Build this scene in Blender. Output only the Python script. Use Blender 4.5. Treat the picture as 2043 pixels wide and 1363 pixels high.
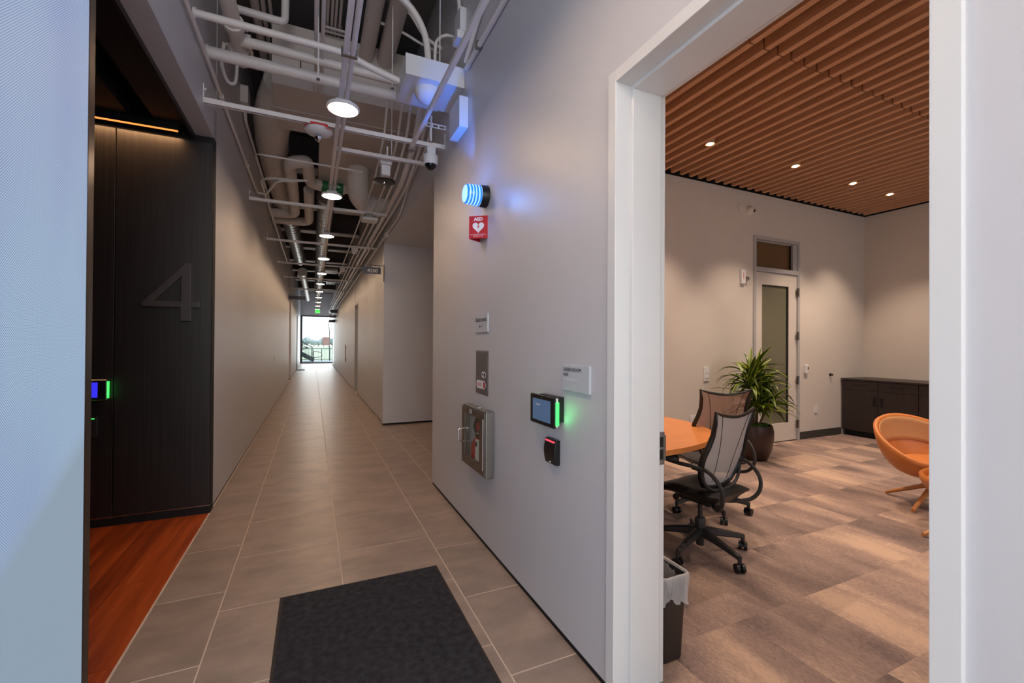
import bpy, bmesh, math, random
from math import sin, cos, pi, radians as R
from mathutils import Vector, Matrix, Euler

random.seed(7)
scn = bpy.context.scene
for o in list(bpy.data.objects):
    bpy.data.objects.remove(o)
COL = scn.collection

# ------------------------------------------------------------------ camera
H = 1.45
cam_d = bpy.data.cameras.new('camera')
cam_d.sensor_width = 36.0
cam_d.lens = 871.08 / 2043 * 36
cam_d.clip_start = 0.05
cam_d.clip_end = 600
cam = bpy.data.objects.new('camera', cam_d)
COL.objects.link(cam)
yaw, pit, rol = R(24.5076), R(0.3327), R(0.3534)
fw = Vector((sin(yaw) * cos(pit), cos(yaw) * cos(pit), sin(pit)))
rt = Vector((cos(yaw), -sin(yaw), 0))
up = rt.cross(fw)
r2 = rt * cos(rol) + up * sin(rol)
u2 = -rt * sin(rol) + up * cos(rol)
m3 = Matrix((r2, u2, -fw)).transposed()
cam.matrix_world = Matrix.Translation((0, 0, H)) @ m3.to_4x4()
scn.camera = cam

# ------------------------------------------------------------------ world, sun, exposure
scn.view_settings.view_transform = 'Standard'
scn.view_settings.look = 'None'
scn.view_settings.exposure = 0.0
scn.view_settings.gamma = 1.0
scn.view_settings.use_curve_mapping = False
try:
    scn.cycles.use_denoising = True
    scn.cycles.max_bounces = 8
    scn.cycles.diffuse_bounces = 5
    scn.cycles.transparent_max_bounces = 12
    scn.cycles.sample_clamp_indirect = 4.0
    scn.cycles.caustics_reflective = False
    scn.cycles.caustics_refractive = False
except Exception:
    pass
wd = bpy.data.worlds.new('sky')
scn.world = wd
wd.use_nodes = True
nt = wd.node_tree
nt.nodes.clear()
wo = nt.nodes.new('ShaderNodeOutputWorld')
bg = nt.nodes.new('ShaderNodeBackground')
tc = nt.nodes.new('ShaderNodeTexCoord')
sx = nt.nodes.new('ShaderNodeSeparateXYZ')
rp = nt.nodes.new('ShaderNodeValToRGB')
rp.color_ramp.elements[0].position = 0.0
rp.color_ramp.elements[0].color = (0.93, 0.97, 1.0, 1)
rp.color_ramp.elements[1].position = 0.7
rp.color_ramp.elements[1].color = (0.62, 0.78, 1.0, 1)
nt.links.new(tc.outputs['Generated'], sx.inputs[0])
nt.links.new(sx.outputs['Z'], rp.inputs['Fac'])
nt.links.new(rp.outputs['Color'], bg.inputs['Color'])
nt.links.new(bg.outputs['Background'], wo.inputs['Surface'])
bg.inputs['Strength'].default_value = 1.9


def area_light(name, loc, rot, sx_, sy_, power, color, spread=180):
    d = bpy.data.lights.new(name, 'AREA')
    d.shape = 'RECTANGLE'
    d.size, d.size_y = sx_, sy_
    d.energy = power
    d.color = color
    d.spread = R(spread)
    o = bpy.data.objects.new(name, d)
    o.location = loc
    o.rotation_euler = rot
    COL.objects.link(o)
    return o


# daylight of the glazed entrance behind the camera, of the window wall of the green room, of the far glass
area_light('entrance_daylight', (0.1, -4.6, 3.3), (R(94), 0, 0), 2.3, 3.2, 104, (1.0, 0.98, 0.97))
area_light('added_side_fill', (-5.0, -2.0, 2.4), (R(90), 0, R(-90)), 4.4, 3.6, 48, (0.97, 0.98, 1.0))  # added fill from the unseen left side, brightens the right wall
area_light('room_daylight', (5.0, -2.85, 2.0), (R(90), 0, 0), 4.0, 2.2, 15, (0.9, 0.95, 1.0))
area_light('far_glass_daylight', (0.33, 33.7, 1.7), (R(-90), 0, 0), 2.1, 3.2, 70, (0.93, 0.98, 0.97))

# ------------------------------------------------------------------ materials


def lin(c):
    out = []
    for v in c:
        v = v / 255.0
        out.append(v / 12.92 if v <= 0.04045 else ((v + 0.055) / 1.055) ** 2.4)
    return (out[0], out[1], out[2], 1.0)


def newmat(name):
    m = bpy.data.materials.new(name)
    m.use_nodes = True
    return m, m.node_tree, m.node_tree.nodes['Principled BSDF']


def mat(name, rgb, rough=0.5, metal=0.0, var=0.06, scale=8.0, bump=0.0, bscale=60.0, emit=None, estr=0.0, stretch=(1, 1, 1), spec=0.5):
    """plain procedural surface: colour with slight noise variation and fine relief"""
    m, t, b = newmat(name)
    base = lin(rgb)
    b.inputs['Roughness'].default_value = rough
    b.inputs['Metallic'].default_value = metal
    if 'Specular IOR Level' in b.inputs:
        b.inputs['Specular IOR Level'].default_value = spec
    co = t.nodes.new('ShaderNodeTexCoord')
    mp = t.nodes.new('ShaderNodeMapping')
    mp.inputs['Scale'].default_value = stretch
    t.links.new(co.outputs['Object'], mp.inputs['Vector'])
    nz = t.nodes.new('ShaderNodeTexNoise')
    nz.inputs['Scale'].default_value = scale
    nz.inputs['Detail'].default_value = 5
    t.links.new(mp.outputs[0], nz.inputs['Vector'])
    cr = t.nodes.new('ShaderNodeValToRGB')
    cr.color_ramp.elements[0].position = 0.3
    cr.color_ramp.elements[1].position = 0.7
    cr.color_ramp.elements[0].color = tuple(v * (1 - var) for v in base[:3]) + (1,)
    cr.color_ramp.elements[1].color = tuple(min(1, v * (1 + var)) for v in base[:3]) + (1,)
    t.links.new(nz.outputs['Fac'], cr.inputs['Fac'])
    t.links.new(cr.outputs['Color'], b.inputs['Base Color'])
    if bump > 0:
        n2 = t.nodes.new('ShaderNodeTexNoise')
        n2.inputs['Scale'].default_value = bscale
        n2.inputs['Detail'].default_value = 4
        t.links.new(mp.outputs[0], n2.inputs['Vector'])
        bp = t.nodes.new('ShaderNodeBump')
        bp.inputs['Strength'].default_value = bump
        bp.inputs['Distance'].default_value = 0.004
        t.links.new(n2.outputs['Fac'], bp.inputs['Height'])
        t.links.new(bp.outputs['Normal'], b.inputs['Normal'])
    if emit is not None:
        b.inputs['Emission Color'].default_value = lin(emit)
        b.inputs['Emission Strength'].default_value = estr
    return m


M = {}
M['paint'] = mat('wall_paint', (205, 204, 208), 0.42, var=0.015, scale=3, bump=0.08, bscale=250)
M['paint_room'] = mat('room_paint', (214, 206, 198), 0.6, var=0.015, scale=3, bump=0.08, bscale=250)
M['trimwhite'] = mat('door_frame_paint', (222, 222, 222), 0.35, var=0.01)
M['trimgrey'] = mat('grey_frame_paint', (176, 176, 178), 0.4, var=0.01)
M['black'] = mat('matte_black', (10, 10, 11), 0.7, var=0.1)
M['plenum'] = mat('plenum_black', (9, 8, 9), 0.9, var=0.1)
M['deck'] = mat('ceiling_deck_grey', (112, 108, 108), 0.8, var=0.08, scale=2, bump=0.2, bscale=30)
M['pipe'] = mat('painted_pipe', (230, 224, 221), 0.42, var=0.03)
M['pipeinsul'] = mat('insulation_wrap', (220, 212, 206), 0.55, var=0.05, scale=12, bump=0.5, bscale=14)
M['duct'] = mat('painted_duct', (202, 193, 188), 0.5, var=0.04, scale=2)
M['whiteplastic'] = mat('white_plastic', (226, 226, 228), 0.35, var=0.01)
M['blackplastic'] = mat('black_plastic', (16, 16, 18), 0.38, var=0.08)
M['darkgrey'] = mat('dark_grey_plastic', (44, 43, 44), 0.45, var=0.06)
M['steel'] = mat('brushed_steel', (170, 166, 160), 0.3, metal=1.0, var=0.06, scale=30, stretch=(1, 1, 12))
M['steeldark'] = mat('brushed_steel_door', (128, 120, 112), 0.34, metal=0.9, var=0.06, scale=30, stretch=(1, 12, 1))
M['chrome'] = mat('chrome', (220, 220, 222), 0.1, metal=1.0, var=0.01)
M['galv'] = mat('galvanised_steel', (150, 146, 142), 0.28, metal=0.85, var=0.08, scale=5)
M['bronze'] = mat('bronze_trim', (70, 60, 54), 0.3, metal=0.7, var=0.05)
M['redplastic'] = mat('red_plastic', (196, 30, 38), 0.4, var=0.03)
M['white_ink'] = mat('white_ink', (238, 236, 236), 0.5, var=0.0)
M['black_ink'] = mat('black_ink', (28, 28, 32), 0.5, var=0.0)
M['red_ink'] = mat('red_ink', (200, 30, 36), 0.5, var=0.0)
M['grey_panel'] = mat('grey_metal_plate', (116, 112, 110), 0.4, metal=0.5, var=0.03)
M['signgrey'] = mat('frosted_sign', (196, 202, 208), 0.3, var=0.01)
M['grout'] = mat('grout', (222, 202, 184), 0.8, var=0.05, scale=40)
M['leather'] = mat('orange_leather', (201, 122, 58), 0.42, var=0.07, scale=5, bump=0.25, bscale=120)
M['leather_back'] = mat('tan_felt', (196, 142, 92), 0.7, var=0.05, scale=5, bump=0.2, bscale=200)
M['legwood'] = mat('oak_leg', (196, 132, 74), 0.45, var=0.15, scale=10, stretch=(1, 1, 6))
M['cabinet'] = mat('dark_wood_cabinet', (46, 36, 35), 0.42, var=0.22, scale=9, stretch=(1, 6, 0.6), bump=0.1)
M['basebrd'] = mat('grey_rubber_base', (62, 58, 56), 0.6, var=0.04)
M['pot'] = mat('brown_pot', (58, 42, 38), 0.38, var=0.08, scale=4)
M['leafstem'] = mat('cane_bark', (92, 78, 56), 0.8, var=0.2, scale=30)
M['moss'] = mat('green_moss', (66, 96, 28), 0.9, var=0.4, scale=40, bump=0.8, bscale=80)
M['binplastic'] = mat('dark_bin_plastic', (44, 37, 34), 0.5, var=0.05)
M['cover_green'] = mat('green_pipe_label', (20, 112, 62), 0.5, var=0.04)
M['olive'] = mat('stair_steel', (44, 58, 62), 0.5, var=0.05)
M['concrete'] = mat('terrace_concrete', (196, 198, 196), 0.8, var=0.05, scale=3)
M['grass'] = mat('hazed_grass', (216, 214, 178), 0.9, var=0.12, scale=0.15)  # grass paled, distance haze mixed into its colour
M['tree'] = mat('hazed_trees', (150, 166, 164), 0.9, var=0.15, scale=0.8)  # haze painted in: tree colour lightened for distance
M['pink'] = mat('pink_placard', (236, 200, 190), 0.6, var=0.05)
M['matborder'] = mat('rubber_mat_edge', (44, 36, 33), 0.6, var=0.05)
M['blind'] = mat('frosted_panel', (112, 110, 92), 0.25, var=0.01)
M['transom'] = mat('transom_pane', (104, 76, 44), 0.12, var=0.02)

# emissive
def emat(name, rgb, strength):
    m, t, b = newmat(name)
    b.inputs['Base Color'].default_value = lin(rgb)
    b.inputs['Emission Color'].default_value = lin(rgb)
    b.inputs['Emission Strength'].default_value = strength
    b.inputs['Roughness'].default_value = 0.4
    return m


M['lamp'] = emat('warm_diffuser', (255, 216, 177), 100.0)
M['spotlamp'] = emat('downlight_lens', (255, 218, 170), 30.0)
M['strip'] = emat('warm_led_strip', (255, 150, 70), 1.5)
M['greenled'] = emat('green_led', (60, 255, 90), 2.2)
M['redled'] = emat('red_led', (255, 70, 90), 1.4)
M['exitgreen'] = emat('green_exit_face', (30, 220, 70), 2.0)
M['screen'] = emat('tablet_screen', (78, 104, 136), 0.38)
M['bluescreen'] = emat('blue_screen', (52, 48, 230), 1.0)

# beacon lens: blue ribbed plastic lit from within
m, t, b = newmat('blue_beacon_lens')
co = t.nodes.new('ShaderNodeTexCoord')
wv = t.nodes.new('ShaderNodeTexWave')
wv.bands_direction = 'X'
wv.inputs['Scale'].default_value = 14
wv.inputs['Distortion'].default_value = 1.6
t.links.new(co.outputs['Object'], wv.inputs['Vector'])
cr = t.nodes.new('ShaderNodeValToRGB')
cr.color_ramp.elements[0].position = 0.35
cr.color_ramp.elements[0].color = (0.01, 0.16, 0.8, 1)
cr.color_ramp.elements[1].position = 0.9
cr.color_ramp.elements[1].color = (0.4, 0.7, 1.0, 1)
t.links.new(wv.outputs['Fac'], cr.inputs['Fac'])
t.links.new(cr.outputs['Color'], b.inputs['Emission Color'])
b.inputs['Emission Strength'].default_value = 1.3
b.inputs['Base Color'].default_value = (0.01, 0.1, 0.5, 1)
b.inputs['Roughness'].default_value = 0.15
M['beacon'] = m

# LED video wall: staggered dark gaps between the diodes over a pale blue glow
m, t, b = newmat('video_wall_pixels')
co = t.nodes.new('ShaderNodeTexCoord')
sp = t.nodes.new('ShaderNodeSeparateXYZ')
t.links.new(co.outputs['Object'], sp.inputs[0])


def mth(t, op, a, b_=None, clamp=False):
    n = t.nodes.new('ShaderNodeMath')
    n.operation = op
    n.use_clamp = clamp
    for i, v in enumerate((a, b_)):
        if v is None:
            continue
        if isinstance(v, (int, float)):
            n.inputs[i].default_value = v
        else:
            t.links.new(v, n.inputs[i])
    return n.outputs[0]


PITCH = 0.0088
sy_ = mth(t, 'SINE', mth(t, 'MULTIPLY', sp.outputs['Y'], 2 * pi / PITCH))
sz_ = mth(t, 'SINE', mth(t, 'MULTIPLY', sp.outputs['Z'], 2 * pi / PITCH))
pr = mth(t, 'MULTIPLY', sy_, sz_, True)
dots = mth(t, 'MULTIPLY', pr, 1.5, True)
nz = t.nodes.new('ShaderNodeTexNoise')
nz.inputs['Scale'].default_value = 0.9
nz.inputs['Detail'].default_value = 1.5
mp = t.nodes.new('ShaderNodeMapping')
mp.inputs['Rotation'].default_value = (R(35), 0, 0)
mp.inputs['Scale'].default_value = (1, 2.2, 0.7)
t.links.new(co.outputs['Object'], mp.inputs[0])
t.links.new(mp.outputs[0], nz.inputs['Vector'])
cr = t.nodes.new('ShaderNodeValToRGB')
cr.color_ramp.elements[0].position = 0.32
cr.color_ramp.elements[0].color = lin((158, 176, 214))
cr.color_ramp.elements[1].position = 0.66
cr.color_ramp.elements[1].color = lin((178, 204, 228))
t.links.new(nz.outputs['Fac'], cr.inputs['Fac'])
# the lower corner of the picture on the wall is a plain pale field
fld = mth(t, 'SUBTRACT', mth(t, 'ADD', mth(t, 'MULTIPLY', sp.outputs['Y'], 0.58), -1.005), sp.outputs['Z'])
fld = mth(t, 'MULTIPLY', mth(t, 'ADD', fld, 0.03), 9.0, True)
amp = mth(t, 'MULTIPLY', mth(t, 'SUBTRACT', 1.0, fld), 0.85)
dk = mth(t, 'SUBTRACT', 1.0, mth(t, 'MULTIPLY', dots, amp))
mx = t.nodes.new('ShaderNodeMix')
mx.data_type = 'RGBA'
mx.inputs[6].default_value = lin((64, 84, 150))
t.links.new(dk, mx.inputs[0])
mx2 = t.nodes.new('ShaderNodeMix')
mx2.data_type = 'RGBA'
t.links.new(fld, mx2.inputs[0])
t.links.new(cr.outputs['Color'], mx2.inputs[6])
mx2.inputs[7].default_value = lin((150, 170, 188))
t.links.new(mx2.outputs[2], mx.inputs[7])
t.links.new(mx.outputs[2], b.inputs['Emission Color'])
b.inputs['Emission Strength'].default_value = 0.82
b.inputs['Base Color'].default_value = (0.03, 0.035, 0.05, 1)
b.inputs['Roughness'].default_value = 0.6
M['led'] = m

# porcelain tile
m, t, b = newmat('taupe_porcelain')
co = t.nodes.new('ShaderNodeTexCoord')
oi = t.nodes.new('ShaderNodeObjectInfo')
ad = t.nodes.new('ShaderNodeVectorMath')
ad.operation = 'ADD'
sc_ = t.nodes.new('ShaderNodeVectorMath')
sc_.operation = 'SCALE'
sc_.inputs['Scale'].default_value = 37.0
t.links.new(oi.outputs['Random'], sc_.inputs[0])
t.links.new(co.outputs['Object'], ad.inputs[0])
t.links.new(sc_.outputs[0], ad.inputs[1])
mp = t.nodes.new('ShaderNodeMapping')
mp.inputs['Scale'].default_value = (1.6, 3.2, 1)
mp.inputs['Rotation'].default_value = (0, 0, 0.3)
t.links.new(ad.outputs[0], mp.inputs[0])
nz = t.nodes.new('ShaderNodeTexNoise')
nz.inputs['Scale'].default_value = 1.8
nz.inputs['Detail'].default_value = 7
nz.inputs['Roughness'].default_value = 0.62
t.links.new(mp.outputs[0], nz.inputs['Vector'])
cr = t.nodes.new('ShaderNodeValToRGB')
cr.color_ramp.elements[0].position = 0.32
cr.color_ramp.elements[0].color = lin((150, 133, 121))
cr.color_ramp.elements[1].position = 0.7
cr.color_ramp.elements[1].color = lin((180, 158, 143))
t.links.new(nz.outputs['Fac'], cr.inputs['Fac'])
t.links.new(cr.outputs['Color'], b.inputs['Base Color'])
b.inputs['Roughness'].default_value = 0.36
n2 = t.nodes.new('ShaderNodeTexNoise')
n2.inputs['Scale'].default_value = 5
t.links.new(co.outputs['Object'], n2.inputs['Vector'])
bp = t.nodes.new('ShaderNodeBump')
bp.inputs['Strength'].default_value = 0.12
bp.inputs['Distance'].default_value = 0.01
t.links.new(n2.outputs['Fac'], bp.inputs['Height'])
t.links.new(bp.outputs['Normal'], b.inputs['Normal'])
M['tile'] = m


def streaky(name, ramp, stretch, scale, rough, rnd=40.0, detail=6, bump=0.0, bscale=300, offset_amt=0.0):
    """grain stretched along one axis, each object with its own cut of it"""
    m, t, b = newmat(name)
    co = t.nodes.new('ShaderNodeTexCoord')
    oi = t.nodes.new('ShaderNodeObjectInfo')
    s = t.nodes.new('ShaderNodeVectorMath')
    s.operation = 'SCALE'
    s.inputs['Scale'].default_value = rnd
    a = t.nodes.new('ShaderNodeVectorMath')
    a.operation = 'ADD'
    t.links.new(oi.outputs['Random'], s.inputs[0])
    t.links.new(co.outputs['Object'], a.inputs[0])
    t.links.new(s.outputs[0], a.inputs[1])
    mp = t.nodes.new('ShaderNodeMapping')
    mp.inputs['Scale'].default_value = stretch
    t.links.new(a.outputs[0], mp.inputs[0])
    nz = t.nodes.new('ShaderNodeTexNoise')
    nz.inputs['Scale'].default_value = scale
    nz.inputs['Detail'].default_value = detail
    nz.inputs['Roughness'].default_value = 0.6
    t.links.new(mp.outputs[0], nz.inputs['Vector'])
    fac = nz.outputs['Fac']
    if offset_amt:
        fac = mth(t, 'ADD', fac, mth(t, 'MULTIPLY', mth(t, 'SUBTRACT', oi.outputs['Random'], 0.5), offset_amt), True)
    cr = t.nodes.new('ShaderNodeValToRGB')
    el = cr.color_ramp.elements
    el[0].position, el[0].color = ramp[0][0], lin(ramp[0][1])
    el[1].position, el[1].color = ramp[-1][0], lin(ramp[-1][1])
    for p_, c_ in ramp[1:-1]:
        e = el.new(p_)
        e.color = lin(c_)
    t.links.new(fac, cr.inputs['Fac'])
    t.links.new(cr.outputs['Color'], b.inputs['Base Color'])
    b.inputs['Roughness'].default_value = rough
    if bump:
        n2 = t.nodes.new('ShaderNodeTexNoise')
        n2.inputs['Scale'].default_value = bscale
        t.links.new(co.outputs['Object'], n2.inputs['Vector'])
        bp = t.nodes.new('ShaderNodeBump')
        bp.inputs['Strength'].default_value = bump
        bp.inputs['Distance'].default_value = 0.003
        t.links.new(n2.outputs['Fac'], bp.inputs['Height'])
        t.links.new(bp.outputs['Normal'], b.inputs['Normal'])
    return m


M['redwood'] = streaky('red_hardwood', [(0.3, (128, 52, 20)), (0.55, (182, 80, 32)), (0.72, (205, 100, 44))], (14, 0.7, 1), 1.4, 0.34, rnd=9.0, offset_amt=0.18)
M['darkwood'] = streaky('charcoal_veneer', [(0.3, (25, 21, 22)), (0.6, (40, 35, 36)), (0.75, (50, 44, 44))], (60, 1, 0.8), 1.5, 0.45, rnd=5.0)
M['baffle'] = streaky('cedar_felt_baffle', [(0.35, (196, 148, 112)), (0.65, (214, 166, 130))], (20, 1, 20), 2.0, 0.7, rnd=11.0)
M['tablewood'] = streaky('cherry_veneer', [(0.3, (204, 124, 58)), (0.7, (222, 142, 74))], (1.2, 14, 1), 2.0, 0.3, rnd=0)
M['matpile'] = mat('charcoal_mat_pile', (46, 45, 50), 0.95, var=0.6, scale=28, bump=1.0, bscale=420)

# carpet tile with soft bands of light and dark taupe, each tile its own cut
m, t, b = newmat('taupe_carpet_tile')
co = t.nodes.new('ShaderNodeTexCoord')
oi = t.nodes.new('ShaderNodeObjectInfo')
s = t.nodes.new('ShaderNodeVectorMath')
s.operation = 'SCALE'
s.inputs['Scale'].default_value = 53.0
a = t.nodes.new('ShaderNodeVectorMath')
a.operation = 'ADD'
t.links.new(oi.outputs['Random'], s.inputs[0])
t.links.new(co.outputs['Object'], a.inputs[0])
t.links.new(s.outputs[0], a.inputs[1])
mp = t.nodes.new('ShaderNodeMapping')
mp.inputs['Scale'].default_value = (3.4, 1.0, 1)
t.links.new(a.outputs[0], mp.inputs[0])
nz = t.nodes.new('ShaderNodeTexNoise')
nz.inputs['Scale'].default_value = 1.0
nz.inputs['Detail'].default_value = 2.5
t.links.new(mp.outputs[0], nz.inputs['Vector'])
n2 = t.nodes.new('ShaderNodeTexNoise')
n2.inputs['Scale'].default_value = 130
n2.inputs['Detail'].default_value = 3
mp2 = t.nodes.new('ShaderNodeMapping')
mp2.inputs['Scale'].default_value = (1, 0.35, 1)
t.links.new(co.outputs['Object'], mp2.inputs[0])
t.links.new(mp2.outputs[0], n2.inputs['Vector'])
fac = mth(t, 'ADD', nz.outputs['Fac'], mth(t, 'MULTIPLY', mth(t, 'SUBTRACT', n2.outputs['Fac'], 0.5), 0.4))
fac = mth(t, 'ADD', fac, mth(t, 'MULTIPLY', mth(t, 'SUBTRACT', oi.outputs['Random'], 0.5), 0.16), True)
cr = t.nodes.new('ShaderNodeValToRGB')
cr.color_ramp.elements[0].position = 0.26
cr.color_ramp.elements[0].color = lin((98, 84, 82))
cr.color_ramp.elements[1].position = 0.72
cr.color_ramp.elements[1].color = lin((190, 162, 142))
e = cr.color_ramp.elements.new(0.5)
e.color = lin((146, 124, 116))
t.links.new(fac, cr.inputs['Fac'])
t.links.new(cr.outputs['Color'], b.inputs['Base Color'])
b.inputs['Roughness'].default_value = 0.95
bp = t.nodes.new('ShaderNodeBump')
bp.inputs['Strength'].default_value = 0.6
bp.inputs['Distance'].default_value = 0.004
t.links.new(n2.outputs['Fac'], bp.inputs['Height'])
t.links.new(bp.outputs['Normal'], b.inputs['Normal'])
M['carpet'] = m

# leaf: bright green blade with a darker middle
m, t, b = newmat('striped_leaf')
co = t.nodes.new('ShaderNodeTexCoord')
sp = t.nodes.new('ShaderNodeSeparateXYZ')
t.links.new(co.outputs['UV'], sp.inputs[0])
oi = t.nodes.new('ShaderNodeObjectInfo')
ab = mth(t, 'ABSOLUTE', mth(t, 'SUBTRACT', sp.outputs['X'], 0.5))
cr = t.nodes.new('ShaderNodeValToRGB')
cr.color_ramp.elements[0].position = 0.1
cr.color_ramp.elements[0].color = lin((38, 62, 18))
cr.color_ramp.elements[1].position = 0.42
cr.color_ramp.elements[1].color = lin((150, 160, 30))
e = cr.color_ramp.elements.new(0.24)
e.color = lin((74, 110, 22))
t.links.new(mth(t, 'ADD', ab, mth(t, 'MULTIPLY', mth(t, 'SUBTRACT', oi.outputs['Random'], 0.6), 0.3), True), cr.inputs['Fac'])
t.links.new(cr.outputs['Color'], b.inputs['Base Color'])
b.inputs['Roughness'].default_value = 0.35
M['leaf'] = m


def mesh_fabric(name, rgb, alpha):
    m, t, b = newmat(name)
    b.inputs['Base Color'].default_value = lin(rgb)
    b.inputs['Roughness'].default_value = 0.6
    tr = t.nodes.new('ShaderNodeBsdfTransparent')
    mx = t.nodes.new('ShaderNodeMixShader')
    mx.inputs[0].default_value = alpha
    t.links.new(tr.outputs[0], mx.inputs[1])
    t.links.new(b.outputs[0], mx.inputs[2])
    t.links.new(mx.outputs[0], t.nodes['Material Output'].inputs['Surface'])
    return m


M['mesh_grey'] = mesh_fabric('grey_mesh_fabric', (196, 192, 190), 0.8)
M['mesh_brown'] = mesh_fabric('brown_mesh_fabric', (158, 112, 88), 0.72)
M['baggy'] = mesh_fabric('clear_bin_liner', (228, 226, 226), 0.45)
# thin clear glass
m, t, b = newmat('clear_glass')
gl = t.nodes.new('ShaderNodeBsdfGlossy')
gl.inputs['Roughness'].default_value = 0.02
tr = t.nodes.new('ShaderNodeBsdfTransparent')
tr.inputs['Color'].default_value = (0.95, 0.98, 0.97, 1)
fr = t.nodes.new('ShaderNodeLayerWeight')
fr.inputs['Blend'].default_value = 0.5
mx = t.nodes.new('ShaderNodeMixShader')
t.links.new(mth(t, 'ADD', mth(t, 'MULTIPLY', mth(t, 'POWER', fr.outputs['Facing'], 5.0), 0.6), 0.03, True), mx.inputs[0])
t.links.new(tr.outputs[0], mx.inputs[1])
t.links.new(gl.outputs[0], mx.inputs[2])
t.links.new(mx.outputs[0], t.nodes['Material Output'].inputs['Surface'])
M['glass'] = m

# ------------------------------------------------------------------ mesh builder


class MB:
    def __init__(s):
        s.v = []
        s.f = []
        s.uv = None

    def add(s, vs, fs):
        n = len(s.v)
        s.v += [tuple(v) for v in vs]
        s.f += [tuple(i + n for i in f) for f in fs]
        return s

    def box(s, x0, x1, y0, y1, z0, z1):
        return s.add([(x0, y0, z0), (x1, y0, z0), (x1, y1, z0), (x0, y1, z0), (x0, y0, z1), (x1, y0, z1), (x1, y1, z1), (x0, y1, z1)],
                     [(0, 3, 2, 1), (4, 5, 6, 7), (0, 1, 5, 4), (1, 2, 6, 5), (2, 3, 7, 6), (3, 0, 4, 7)])

    def cbox(s, x0, x1, y0, y1, z0, z1, c=0.003):
        """box with chamfered vertical edges and top/bottom insets"""
        xs = (x0, x1)
        pts = []
        for z, i in ((z0, c), (z0 + c, 0), (z1 - c, 0), (z1, c)):
            pts.append([(x0 + i + c, y0 + i), (x1 - i - c, y0 + i), (x1 - i, y0 + i + c), (x1 - i, y1 - i - c),
                        (x1 - i - c, y1 - i), (x0 + i + c, y1 - i), (x0 + i, y1 - i - c), (x0 + i, y0 + i + c)])
        vs = []
        for (z, ring) in zip((z0, z0 + c, z1 - c, z1), pts):
            vs += [(x, y, z) for x, y in ring]
        fs = [tuple(reversed(range(8))), tuple(range(24, 32))]
        for r in range(3):
            for k in range(8):
                a, b2 = r * 8 + k, r * 8 + (k + 1) % 8
                fs.append((a, b2, b2 + 8, a + 8))
        return s.add(vs, fs)

    def tube(s, pts, r, n=10, cap=True, closed=False):
        pts = [Vector(p) for p in pts]
        rs = r if isinstance(r, (list, tuple)) else [r] * len(pts)
        N = len(pts)
        tang = []
        for i in range(N):
            if closed:
                d = pts[(i + 1) % N] - pts[i - 1]
            else:
                d = pts[min(i + 1, N - 1)] - pts[max(i - 1, 0)]
            tang.append(d.normalized() if d.length > 1e-9 else Vector((0, 0, 1)))
        u = tang[0].orthogonal().normalized()
        vs = []
        for i in range(N):
            u = (u - tang[i] * u.dot(tang[i]))
            u = u.normalized() if u.length > 1e-6 else tang[i].orthogonal().normalized()
            w = tang[i].cross(u)
            for k in range(n):
                a = 2 * pi * k / n
                vs.append(pts[i] + (u * cos(a) + w * sin(a)) * rs[i])
        fs = []
        for i in range(N if closed else N - 1):
            j = (i + 1) % N
            for k in range(n):
                k2 = (k + 1) % n
                fs.append((i * n + k, i * n + k2, j * n + k2, j * n + k))
        if cap and not closed:
            fs.append(tuple(reversed(range(n))))
            fs.append(tuple(range((N - 1) * n, N * n)))
        return s.add(vs, fs)

    def cyl(s, p0, p1, r, n=20, r1=None):
        return s.tube([p0, p1], [r, r if r1 is None else r1], n)

    def lathe(s, prof, n=28, origin=(0, 0, 0), axis='Z', caps=True):
        ox, oy, oz = origin
        vs = []
        for (r, h) in prof:
            for k in range(n):
                a = 2 * pi * k / n
                c, d = r * cos(a), r * sin(a)
                if axis == 'Z':
                    vs.append((ox + c, oy + d, oz + h))
                elif axis == 'X':
                    vs.append((ox + h, oy + c, oz + d))
                else:
                    vs.append((ox + d, oy + h, oz + c))
        fs = []
        for i in range(len(prof) - 1):
            for k in range(n):
                k2 = (k + 1) % n
                fs.append((i * n + k, i * n + k2, (i + 1) * n + k2, (i + 1) * n + k))
        if caps:
            fs.append(tuple(reversed(range(n))))
            fs.append(tuple(range((len(prof) - 1) * n, len(prof) * n)))
        return s.add(vs, fs)

    def prism(s, poly, t0, t1, axis='Z'):
        n = len(poly)

        def mk(p, tt):
            if axis == 'Z':
                return (p[0], p[1], tt)
            if axis == 'X':
                return (tt, p[0], p[1])
            return (p[0], tt, p[1])
        vs = [mk(p, t0) for p in poly] + [mk(p, t1) for p in poly]
        fs = [tuple(reversed(range(n))), tuple(range(n, 2 * n))]
        for k in range(n):
            k2 = (k + 1) % n
            fs.append((k, k2, n + k2, n + k))
        return s.add(vs, fs)

    def grid(s, rows, closed_u=False, closed_v=False):
        """rows: list of lists of points"""
        nr, nc = len(rows), len(rows[0])
        vs = [p for row in rows for p in row]
        fs = []
        for i in range(nr if closed_v else nr - 1):
            for k in range(nc if closed_u else nc - 1):
                i2, k2 = (i + 1) % nr, (k + 1) % nc
                fs.append((i * nc + k, i * nc + k2, i2 * nc + k2, i2 * nc + k))
        return s.add(vs, fs)


WORLD = {}   # empties whose parts are laid out in world coordinates


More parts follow.
